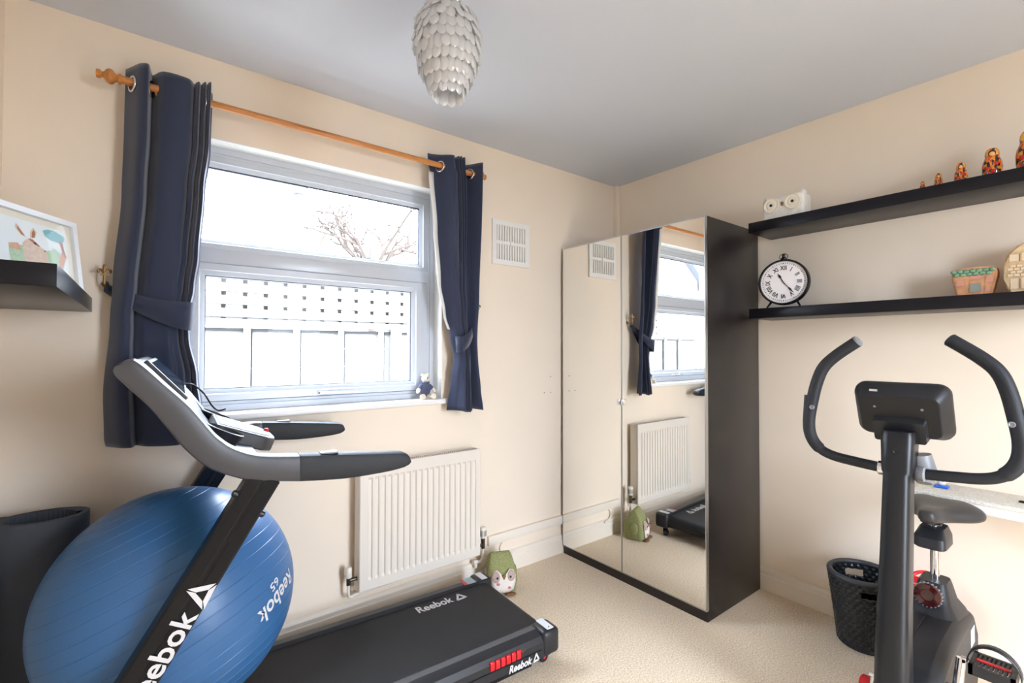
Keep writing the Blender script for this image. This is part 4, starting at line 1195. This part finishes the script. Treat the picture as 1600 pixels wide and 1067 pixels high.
# ------------------------------------------------------------------ exercise bike
bk = thing('exercise_bike', (2.1, 0.445, 0), 'black upright exercise bike with curved handlebar facing the room', 'exercise bike')
BY = 0.445


def sect(p, hx, hy, r, n=5):
    return [Vector((p[0] + a, p[1] + b, p[2])) for a, b in rrect(hx * 2, hy * 2, r, n)]


bm = BM(); rings(bm, [sect((1.80, BY, 0.06), 0.055, 0.044, 0.03), sect((1.80, BY, 0.25), 0.053, 0.043, 0.03), sect((1.815, BY, 0.45), 0.05, 0.040, 0.028), sect((1.85, BY, 0.68), 0.046, 0.037, 0.026), sect((1.885, BY, 0.94), 0.043, 0.035, 0.024)])
obj('front_column', bm, BIKEB, bk, angle=45)
bm = BM(); rings(bm, [sect((1.887, BY, 0.935), 0.047, 0.039, 0.024), sect((1.891, BY, 0.96), 0.048, 0.040, 0.024), sect((1.90, BY, 1.045), 0.05, 0.043, 0.026), sect((1.905, BY, 1.06), 0.046, 0.04, 0.024)])
hd = obj('head_collar', bm, BIKEB, bk, angle=45)
bm = BM(); rings(bm, [sect((1.8855, BY, 0.931), 0.0455, 0.0375, 0.024), sect((1.886, BY, 0.9352), 0.0455, 0.0375, 0.024)]); obj('collar_seam', bm, DARK, hd, angle=45)
bm = BM(); lathe(bm, [(0.0075, 0), (0.0075, 0.002), (0.005, 0.002), (0.004, 0.0008), (0.001, 0.0008)], 14, Matrix.Translation((1.846, BY - 0.002, 1.0)) @ Matrix.Rotation(R(-90), 4, 'Y')); obj('screw', bm, DARK, hd)
bm = BM()
OFF = [(0.03, 0.93), (0.12, 0.937), (0.19, 0.946), (0.232, 0.966), (0.258, 1.005), (0.264, 1.06), (0.252, 1.14), (0.238, 1.205), (0.218, 1.255), (0.18, 1.296), (0.118, 1.345)]
for s in (-1, 1):
    bm = BM(); pth = smooth_path([(1.91 + (0.02 * max(0, (z - 1.1) / .25)), BY + s * d, z) for d, z in OFF], 6)
    tube(bm, pth, [0.0165] * 18 + [0.0195] * (len(pth) - 18), 16)
    hb = obj('handlebar', bm, FOAM, bk, angle=50)
    bm = BM(); e = pth[-1]; dirv = (pth[-1] - pth[-2]).normalized()
    lathe(bm, [(0.0198, -0.004), (0.0198, 0.002), (0.015, 0.006), (0.001, 0.007)], 18, Matrix.Translation(e) @ dirv.to_track_quat('Z', 'Y').to_matrix().to_4x4()); obj('end_plug', bm, GREY if s > 0 else PLASTIC_B, hb)
    bm = BM(); c = Vector((1.915, BY + s * 0.262, 1.105)); tube(bm, [c + Vector((0, s * .012, -0.045)), c + Vector((0, s * .006, 0.045))], 0.0125, 10); obj('pulse_pad', bm, PLASTIC_B, hb)
    bm = BM(); lathe(bm, [(0.008, 0), (0.008, 0.004), (0.006, 0.005), (0.004, 0.003), (0.001, 0.003)], 14, Matrix.Translation((1.894, BY + s * 0.248, 1.11)) @ Matrix.Rotation(R(-90), 4, 'Y')); obj('screw', bm, GREY, hb)
    bm = BM(); lathe(bm, [(0.021, -0.008), (0.023, -0.004), (0.023, 0.012), (0.018, 0.016), (0.001, 0.016)], 20, Matrix.Translation((1.91, BY + s * 0.045, 0.931)) @ Matrix.Rotation(R(-90 * s), 4, 'X')); obj('bar_collar', bm, CHROME if s > 0 else GREY, bk)
bm = BM(); tube(bm, [(1.94, BY - 0.04, 0.985), (1.945, BY - 0.05, 0.93), (1.93, BY - 0.052, 0.90)], [0.03, 0.034, 0.02], 14); obj('bar_clamp', bm, GREY, bk)
# console of the bike
CB = Vector((1.935, BY + 0.002, 1.118)); tl = R(22)
cn = Vector((-math.cos(tl), 0, -math.sin(tl))); cu_ = Vector((-math.sin(tl), 0, math.cos(tl))); cy_ = Vector((0, 1, 0))


def cring(w_, h_, r_, d, dz=0.0):
    return [CB + cy_ * a + cu_ * (b + dz) + cn * d for a, b in rrect(w_, h_, r_, 6)]


bm = BM(); rings(bm, [cring(0.235, 0.172, 0.03, -0.03), cring(0.245, 0.182, 0.032, -0.024), cring(0.248, 0.185, 0.034, -0.012), cring(0.245, 0.182, 0.034, 0.0), cring(0.205, 0.138, 0.024, 0.036), cring(0.2, 0.132, 0.022, 0.037)])
bc_ = obj('display_housing', bm, BIKEC, bk, angle=28)
bm = BM(); rings(bm, [cring(0.198, 0.13, 0.02, 0.0365), cring(0.198, 0.13, 0.02, 0.0385)]); obj('back_plate', bm, DARK, bc_, angle=30)
bm = BM(); rings(bm, [cring(0.14, 0.078, 0.008, 0.03, -0.04), cring(0.132, 0.07, 0.008, 0.058, -0.046)]); obj('neck_bracket', bm, BIKEC, bc_, angle=30)
bm = BM(); rings(bm, [cring(0.22, 0.155, 0.02, -0.031), cring(0.22, 0.155, 0.02, -0.0315)]); obj('display', bm, SCR, bc_, angle=30)
pu = CB + cy_ * 0.062 + cu_ * 0.079 + cn * 0.02
bm = BM(); box(bm, pu - Vector((0.003, 0.011, 0.0035)), pu + Vector((0.002, 0.011, 0.0035))); obj('socket', bm, CHROME, bc_, smooth=False)
for s in (-1, 1):
    p = CB + cy_ * s * 0.06 + cu_ * 0.03 + cn * 0.039
    bm = BM(); lathe(bm, [(0.004, 0), (0.004, 0.001), (0.001, 0.001)], 10, Matrix.Translation(p) @ cn.to_track_quat('Z', 'Y').to_matrix().to_4x4()); obj('screw', bm, GREY, bc_)
# body shroud with tower
bm = BM(); prism(bm, [(1.80, 0.05), (1.80, 0.25), (1.86, 0.335), (2.02, 0.375), (2.2, 0.385), (2.40, 0.37), (2.47, 0.28), (2.47, 0.12), (2.42, 0.05)], lambda a, b, d: Vector((a, d, b)), BY - 0.096, BY + 0.062)
sh_ = obj('body_shroud', bm, BIKEC, bk, bevel=0.03)
bm = BM(); rings(bm, [sect((2.29, BY - 0.014, 0.355), 0.125, 0.074, 0.05), sect((2.295, BY - 0.01, 0.385), 0.105, 0.066, 0.045), sect((2.31, BY, 0.41), 0.075, 0.055, 0.03), sect((2.315, BY, 0.46), 0.058, 0.043, 0.024), sect((2.318, BY, 0.475), 0.05, 0.038, 0.02)])
obj('seat_tower', bm, BIKEC, bk, angle=50)
bm = BM(); tube(bm, [(1.86, BY, 0.34), (2.02, BY, 0.3775), (2.2, BY, 0.388), (2.17, BY, 0.388)], 0.0012, 6); obj('shroud_seam', bm, DARK, sh_)
Mk = Matrix.Translation((2.238, BY + 0.002, 0.44)) @ Matrix.Rotation(R(-82), 4, 'Y') @ Matrix.Rotation(R(0), 4, 'Z')
bm = BM(); prof = [(0.001, 0), (0.036, 0), (0.04, 0.006), (0.04, 0.02), (0.036, 0.026), (0.02, 0.028), (0.018, 0.022), (0.001, 0.022)]
lathe(bm, prof, 36, Mk); kn_ = obj('tension_knob', bm, DARKRED, bk)
g = BM()
for k in range(22):
    a = 2 * math.pi * k / 22; tube(g, [Mk @ Vector((0.04 * math.cos(a), 0.04 * math.sin(a), 0.006)), Mk @ Vector((0.04 * math.cos(a), 0.04 * math.sin(a), 0.021))], 0.0022, 6)
obj('knob_ribs', g, GREY, kn_)
bm = BM(); tube(bm, [(2.325, BY, 0.44), (2.325, BY, 0.62)], 0.0145, 18); obj('seat_post', bm, CHROME, bk)
bm = BM(); rings(bm, [sect((2.30, BY, 0.600), 0.062, 0.04, 0.02), sect((2.30, BY, 0.606), 0.07, 0.046, 0.022), sect((2.30, BY, 0.64), 0.07, 0.045, 0.022), sect((2.315, BY, 0.668), 0.05, 0.034, 0.018)])
obj('seat_slider', bm, PLASTIC_B, bk, angle=45)
bm = BM(); tube(bm, [(2.315, BY, 0.66), (2.315, BY, 0.705)], 0.013, 16); tube(bm, [(2.315, BY, 0.672), (2.315, BY, 0.68)], 0.022, 6); obj('saddle_bolt', bm, CHROME, bk)
bm = BM()
SE = [(2.205, 0.012, 0.738, 0.016), (2.215, 0.026, 0.742, 0.024), (2.25, 0.034, 0.744, 0.028), (2.29, 0.042, 0.742, 0.03), (2.325, 0.066, 0.742, 0.032), (2.36, 0.102, 0.745, 0.034), (2.395, 0.126, 0.748, 0.036), (2.43, 0.130, 0.75, 0.036), (2.458, 0.112, 0.748, 0.032), (2.474, 0.07, 0.742, 0.022), (2.48, 0.02, 0.738, 0.01)]
rs = []
for x, hw, zt, th_ in SE:
    r_ = []
    for k in range(24):
        a = 2 * math.pi * k / 24; c, s_ = math.cos(a), math.sin(a)
        dip = -0.008 * math.exp(-(c * hw / 0.02) ** 2) if s_ > 0 and x > 2.3 else 0
        zc = zt - th_ + (th_ if s_ > 0 else th_ * 0.9) * math.copysign(abs(s_) ** 0.8, s_) + dip - 0.10 * max(0, abs(c) * hw - 0.06)
        r_.append(Vector((x, BY + hw * math.copysign(abs(c) ** 0.8, c), zc)))
    rs.append(r_)
rings(bm, rs); obj('saddle', bm, SADDLE, bk, angle=80, subsurf=1)
bm = BM(); box(bm, (2.265, BY - 0.03, 0.684), (2.37, BY + 0.03, 0.70)); obj('saddle_clamp', bm, DARK, bk, bevel=0.004)
# crank and pedal on the side towards the back wall
bm = BM(); lathe(bm, [(0.001, 0), (0.07, 0), (0.07, 0.006), (0.03, 0.012), (0.001, 0.012)], 32, Matrix.Translation((1.93, BY - 0.094, 0.235)) @ Matrix.Rotation(R(90), 4, 'X')); obj('crank_cover', bm, PLASTIC_B, bk)
for s, cend in ((-1, (1.955, 0.39)), (1, (1.905, 0.08))):
    yk = BY - 0.128 if s < 0 else BY + 0.09
    bm = BM(); tube(bm, [(1.93, yk - s * .012, 0.235), (cend[0], yk, cend[1])], [0.014, 0.0115], 12); tube(bm, [(1.93, BY, 0.235), (1.93, yk + s * .004, 0.235)], 0.011, 12); obj('crank_arm', bm, CHROME, bk)
    px_, pz_ = cend; py0, py1 = yk + s * 0.022, yk + s * 0.118
    bm = BM(); tube(bm, [(px_, yk, pz_), (px_, py1, pz_)], 0.007, 10); pd = obj('pedal_axle', bm, CHROME, bk)
    bm = BM()
    for a, b in (((px_ - 0.05, py0, pz_ - 0.014), (px_ - 0.04, py1, pz_ + 0.014)), ((px_ + 0.04, py0, pz_ - 0.014), (px_ + 0.05, py1, pz_ + 0.014)), ((px_ - 0.05, py0, pz_ - 0.014), (px_ + 0.05, py0 + s * .01, pz_ + 0.014)), ((px_ - 0.05, py1 - s * .01, pz_ - 0.014), (px_ + 0.05, py1, pz_ + 0.014))):
        box(bm, a, b)
    for k in range(8):
        yy = py0 + s * (0.014 + k * 0.0095); box(bm, (px_ - 0.045, yy, pz_ + 0.004), (px_ + 0.045, yy + s * 0.005, pz_ + 0.013))
    obj('pedal', bm, PLASTIC_B, bk, smooth=False)
    obj('pedal_stripe', bx((px_ - 0.006, py0 + s * .012, pz_ + 0.012), (px_ + 0.006, py1 - s * .012, pz_ + 0.0155)), RED, bk, smooth=False)
    bm = BM(); prev = None
    for k in range(17):
        a = math.pi * k / 16; p = Vector((px_, (py0 + py1) / 2 - s * math.cos(a) * 0.056, pz_ + (0.062 if s < 0 else 0.035) * math.sin(a)))
        q = (bm.verts.new(p + Vector((-0.014, 0, 0))), bm.verts.new(p + Vector((0.014, 0, 0))))
        if prev: bm.faces.new((prev[0], prev[1], q[1], q[0]))
        prev = q
    obj('pedal_strap', bm, PLASTIC_B, bk, angle=60, solid=0.003)
bm = BM(); box(bm, (2.31, BY - 0.0975, 0.27), (2.37, BY - 0.0962, 0.33)); obj('rating_sticker', bm, STICK, bk, smooth=False)
for x, y0, y1 in ((1.70, 0.2, 0.69), (2.195, 0.255, 0.63)):
    bm = BM(); tube(bm, [(x, y0, 0.036), (x, y1, 0.036)], 0.033, 18); st = obj('stabiliser', bm, PLASTIC_B, bk)
    for y, s in ((y0, -1), (y1, 1)):
        bm = BM(); lathe(bm, [(0.0355, -0.02), (0.0355, 0.006), (0.03, 0.012), (0.001, 0.014)], 20, Matrix.Translation((x, y, 0.036)) @ Matrix.Rotation(R(-90 * s), 4, 'X')); obj('end_cap', bm, RED, st)
    bm = BM(); prev = None
    for k in range(9):
        a = R(75 + 75 * k / 8); q = (bm.verts.new((x + 0.034 * math.cos(a), y1 - 0.085, 0.036 + 0.034 * math.sin(a))), bm.verts.new((x + 0.034 * math.cos(a), y1 - 0.022, 0.036 + 0.034 * math.sin(a))))
        if prev: bm.faces.new((prev[0], prev[1], q[1], q[0]))
        prev = q
    obj('sticker', bm, STICK, st)
    bm = fit(emblem_bm(1), 0, 0.022, 0, 0.02); obj('emblem', place(bm, (x - 0.0175, y1 - 0.04, 0.036 + 0.0305), (0, -1, 0), (0.85, 0, 0.5), 0.001), DARK, st, smooth=False)
bm = BM(); box(bm, (1.70, BY - 0.03, 0.04), (2.2, BY + 0.03, 0.085)); obj('base_rail', bm, BIKEB, bk, bevel=0.01)

# ------------------------------------------------------------------ wicker bin
bn = thing('wastepaper_bin', (2.555, 0.725, 0), 'black woven resin bin with hand holes between wardrobe and bike', 'bin')
bm = BM(); NA, NZ_ = 168, 72
rows = []
for i in range(NZ_ + 1):
    t = i / NZ_; z = 0.004 + t * 0.315
    cx, cyb = 2.575 - 0.035 * t, 0.738 - 0.003 * t
    ax, ay = 0.098 + 0.034 * t ** 1.2, 0.098 + 0.026 * t ** 1.2
    row = []
    for k in range(NA):
        a = 2 * math.pi * k / NA
        weave = 0.0034 * math.sin(a * 28 + (math.pi if (i // 4) % 2 else 0)) * abs(math.sin(math.pi * i / 4)) + 0.0022 * abs(math.sin(math.pi * i / 4))
        row.append(bm.verts.new((cx + (ax + weave) * math.cos(a), cyb + (ay + weave) * math.sin(a), z)))
    rows.append(row)
for i in range(NZ_):
    for k in range(NA):
        ang = math.degrees(2 * math.pi * (k + .5) / NA); t = (i + .5) / NZ_
        hole = any(abs(((ang - c + 180) % 360) - 180) < 17 for c in (212, 32)) and 0.80 < t < 0.905
        if not hole: bm.faces.new((rows[i][k], rows[i][(k + 1) % NA], rows[i + 1][(k + 1) % NA], rows[i + 1][k]))
bm.faces.new(rows[0][::-1])
obj('woven_wall', bm, WICKER, bn, angle=70, solid=0.005)
bm = BM(); tube(bm, [(2.54 + 0.128 * math.cos(a), 0.735 + 0.120 * math.sin(a), 0.324) for a in [2 * math.pi * k / 64 for k in range(65)]], 0.0115, 12); obj('rim', bm, mat('dark_grey_resin', (52, 52, 56), 0.5), bn)
# red tub
rb = thing('plastic_tub', (2.585, 0.552, 0), 'red plastic tub standing behind the exercise bike column', 'tub')
bm = BM(); lathe(bm, [(0.001, 0), (0.034, 0), (0.04, 0.3), (0.048, 0.31), (0.05, 0.345), (0.046, 0.347), (0.043, 0.315), (0.036, 0.306), (0.001, 0.3)], 28, Matrix.Translation((2.585, 0.552, 0))); obj('body', bm, RED, rb)
bm = BM(); lathe(bm, [(0.001, 0.302), (0.034, 0.302), (0.034, 0.322), (0.001, 0.324)], 20, Matrix.Translation((2.585, 0.552, 0))); obj('filling', bm, WHITE, rb)
bm = BM(); tube(bm, smooth_path([(2.625, 0.522, 0.335), (2.63, 0.517, 0.37), (2.60, 0.532, 0.385), (2.56, 0.557, 0.38), (2.548, 0.572, 0.34)], 6), 0.007, 10); obj('carry_handle', bm, RED, rb)

# ------------------------------------------------------------------ speckled ledge behind the bike and things on it
SPECK = mat('speckled_cream_stone_cloth', (226, 222, 212), 0.85, noise=0.16, nscale=140, bump=0.6, bscale=160)
ld = thing('wall_desk', (2.61, 0.0, 0.70), 'narrow white wall desk with speckled top behind bike saddle', 'desk')
obj('desk_top', bx((2.502, -0.75, 0.729), (XR - 0.001, 0.548, 0.746), 0.004), SPECK, ld)
obj('desk_board', bx((2.508, -0.748, 0.695), (XR - 0.001, 0.543, 0.7288), 0.002), SILLM, ld)
for y in (-0.6, -0.1):
    bm = BM(); prism(bm, [(XR - 0.001, 0.694), (2.56, 0.694), (2.56, 0.675), (XR - 0.03, 0.5), (XR - 0.001, 0.5)], lambda a, b, d: Vector((a, y + d, b)), 0, 0.03); obj('bracket', bm, SILLM, ld, smooth=False)
BLUE = mat('blue_toy_plastic', (36, 96, 196), 0.4); PINK = mat('pink_toy_plastic', (226, 150, 170), 0.4)
ty = thing('toy_figure', (2.62, 0.478, 0.746), 'tiny blue and white toy figure on speckled desk', 'toy')
bm = BM(); box(bm, (2.60, 0.455, 0.7465), (2.64, 0.50, 0.756)); obj('base', bm, BLUE, ty, bevel=0.003)
bm = BM(); ball(bm, (2.62, 0.478, 0.766), (0.012, 0.014, 0.012)); obj('body', bm, WHITE, ty)
bm = BM(); ball(bm, (2.614, 0.472, 0.778), (0.007, 0.007, 0.007)); obj('head', bm, PINK, ty)
st_ = BM(); lathe(st_, [(0.001, 0), (0.008, 0), (0.009, 0.004), (0.006, 0.007), (0.001, 0.008)], 16, Matrix.Translation((2.60, 0.245, 0.7462)) @ Matrix.Diagonal((1, 1.4, 1, 1)))
tag(obj('desk_stud', st_, DARK), 'small black oval stud on the speckled desk top', 'stud')

# ------------------------------------------------------------------ fabric owl doorstop
GRN = mat('green_tweed_fabric', (146, 148, 98), 0.95, noise=0.4, nscale=260, bump=0.5, bscale=300); FLOR = mat('white_floral_fabric', (230, 222, 212), 0.95, noise=0.06, nscale=120)
MAUV = mat('mauve_felt', (186, 160, 152), 0.95, noise=0.1, nscale=150); BRN = mat('brown_felt', (136, 96, 58), 0.95, noise=0.15, nscale=150); PNKF = mat('pink_print_flower', (212, 120, 122), 0.95)
do = thing('owl_doorstop', (1.565, 2.125, 0), 'green fabric owl doorstop with white floral face beside radiator', 'doorstop', rotz=R(-22))
KO = dict(parent=do, local=True)
bm = BM()
rs = []
for z, hx, hy, r_ in ((0.0, 0.062, 0.055, 0.02), (0.012, 0.075, 0.066, 0.03), (0.06, 0.084, 0.073, 0.035), (0.11, 0.082, 0.068, 0.034), (0.145, 0.072, 0.052, 0.026), (0.17, 0.062, 0.034, 0.018), (0.187, 0.055, 0.015, 0.008), (0.193, 0.05, 0.006, 0.004)):
    rs.append([Vector((a, b, z + (0.012 * (a / hx) ** 2 if z > 0.16 else 0))) for a, b in rrect(hx * 2, hy * 2, min(r_, hy * .95), 5)])
rings(bm, rs); obj('body', bm, GRN, angle=60, **KO)


def owl_y(z):
    for (za, ya), (zb, yb) in zip(((0, .055), (.012, .066), (.06, .073), (.11, .068), (.145, .052), (.17, .034)), ((.012, .066), (.06, .073), (.11, .068), (.145, .052), (.17, .034), (.187, .015))):
        if za <= z <= zb: return -(ya + (yb - ya) * (z - za) / (zb - za))
    return -0.01


def patch(name, pts, m, lift, **kw):
    bm = BM(); c = [sum(p[i] for p in pts) / len(pts) for i in (0, 1)]
    N_ = 3; rows_ = []
    for k in range(N_ + 1):
        f_ = k / N_; rows_.append([bm.verts.new((c[0] + (a - c[0]) * f_, owl_y(c[1] + (b - c[1]) * f_) - lift - 0.012 * max(0, 1 - ((c[0] + (a - c[0]) * f_) / 0.075) ** 2), c[1] + (b - c[1]) * f_)) for a, b in pts] if k else [bm.verts.new((c[0], owl_y(c[1]) - lift - 0.012, c[1]))])
    n_ = len(pts)
    for i in range(n_): bm.faces.new((rows_[0][0], rows_[1][i], rows_[1][(i + 1) % n_]))
    for k in range(1, N_):
        for i in range(n_): bm.faces.new((rows_[k][i], rows_[k + 1][i], rows_[k + 1][(i + 1) % n_], rows_[k][(i + 1) % n_]))
    return obj(name, bm, m, angle=80, solid=0.003, **KO)


def ell(cx, cz, rx, rz, n=18):
    return [(cx + rx * math.cos(2 * math.pi * k / n), cz + rz * math.sin(2 * math.pi * k / n)) for k in range(n)]


patch('face_panel', [(-.055, .03), (-.03, .016), (.03, .016), (.055, .03), (.066, .07), (.066, .105), (.055, .13), (.035, .135), (.018, .12), (0, .098), (-.018, .12), (-.035, .135), (-.055, .13), (-.066, .105), (-.066, .07)], FLOR, 0.001)
for s in (-1, 1):
    patch('eye_patch', ell(s * .042, .103, .021, .027), MAUV, 0.004)
    bm = BM(); ball(bm, (s * .036, owl_y(.1) - 0.017, .1), (.006, .004, .006), 12, 8); obj('eye', bm, DARK, **KO)
    bm = BM(); ball(bm, (s * .083, -0.005, .085), (.008, .03, .042), 14, 10); obj('wing', bm, MAUV if s < 0 else GRN, **KO)
    bm = BM(); ball(bm, (s * .038, -0.083, .007), (.03, .02, .0065), 14, 8); obj('foot', bm, BRN, **KO)
    bm = BM(); ball(bm, (s * .03, owl_y(.07) - 0.016, .068 - (s + 1) * .012), (.008, .002, .007), 10, 6); obj('flower_print', bm, PNKF, **KO)
patch('beak', [(-.011, .114), (.011, .114), (.009, .104), (0, .088), (-.009, .104)], BRN, 0.006)

# ------------------------------------------------------------------ teddy on the sill
TED = mat('cream_plush', (232, 222, 200), 0.95, noise=0.06, nscale=200, bump=0.5, bscale=300); KNIT = mat('navy_flecked_knit', (86, 90, 116), 0.95, noise=0.6, nscale=320, bump=0.8, bscale=300)
td = thing('teddy_bear', (1.19, 2.30, 1.05), 'little cream teddy in navy flecked jumper on window sill', 'soft toy')
c0 = Vector((1.193, 2.305, 1.05))
bm = BM(); ball(bm, c0 + Vector((0, 0, 0.05)), (0.033, 0.026, 0.042), 18, 12); obj('jumper', bm, KNIT, td)
bm = BM(); ball(bm, c0 + Vector((0.002, 0, 0.084)), (0.026, 0.022, 0.012), 16, 8); obj('collar', bm, KNIT, td)
bm = BM(); ball(bm, c0 + Vector((0.004, -0.002, 0.108)), (0.022, 0.02, 0.023), 18, 12); hd_ = obj('head', bm, TED, td)
bm = BM(); ball(bm, c0 + Vector((0.002, -0.022, 0.108)), (0.011, 0.009, 0.01), 14, 8); obj('muzzle', bm, TED, hd_)
bm = BM(); ball(bm, c0 + Vector((0.001, -0.031, 0.112)), (0.0045, 0.003, 0.0035), 10, 6); obj('nose', bm, DARK, hd_)
for s in (-1, 1):
    bm = BM(); ball(bm, c0 + Vector((0.004 + s * 0.017, 0.002, 0.127)), (0.008, 0.005, 0.008), 12, 8); obj('ear', bm, TED, hd_)
    bm = BM(); ball(bm, c0 + Vector((0.004 + s * 0.008, -0.019, 0.116)), 0.0022, 8, 6); obj('eye', bm, DARK, hd_)
    bm = BM(); tube(bm, [c0 + Vector((s * 0.022, -0.005, 0.072)), c0 + Vector((s * 0.038, -0.012, 0.054))], [0.011, 0.012], 12); obj('sleeve', bm, KNIT, td)
    bm = BM(); tube(bm, [c0 + Vector((s * 0.034, -0.011, 0.06)), c0 + Vector((s * 0.047, -0.016, 0.044)), c0 + Vector((s * 0.055, -0.02, 0.034))], [0.009, 0.013, 0.006], 12); obj('arm', bm, TED, td, angle=80, subsurf=1)
    bm = BM(); tube(bm, [c0 + Vector((s * 0.016, -0.012, 0.014)), c0 + Vector((s * 0.03 - .004, -0.04, 0.014)), c0 + Vector((s * 0.032 - .004, -0.054, 0.017))], [0.012, 0.0135, 0.015], 14); obj('leg', bm, TED, td, angle=80)

# wall plugs by the wardrobe
for x, z, wd in ((2.02, 1.04, 'left'), (2.075, 1.04, 'right'), (2.075, 1.14, 'upper')):
    bm = BM(); lathe(bm, [(0.001, 0), (0.004, 0), (0.004, 0.0015), (0.001, 0.002)], 10, Matrix.Translation((x, YW - 0.0003, z)) @ Matrix.Rotation(R(90), 4, 'X'))
    tag(obj('wall_plug', bm, GREY), wd + ' small grey wall plug beside the wardrobe edge', 'wall plug', 'wall plugs')
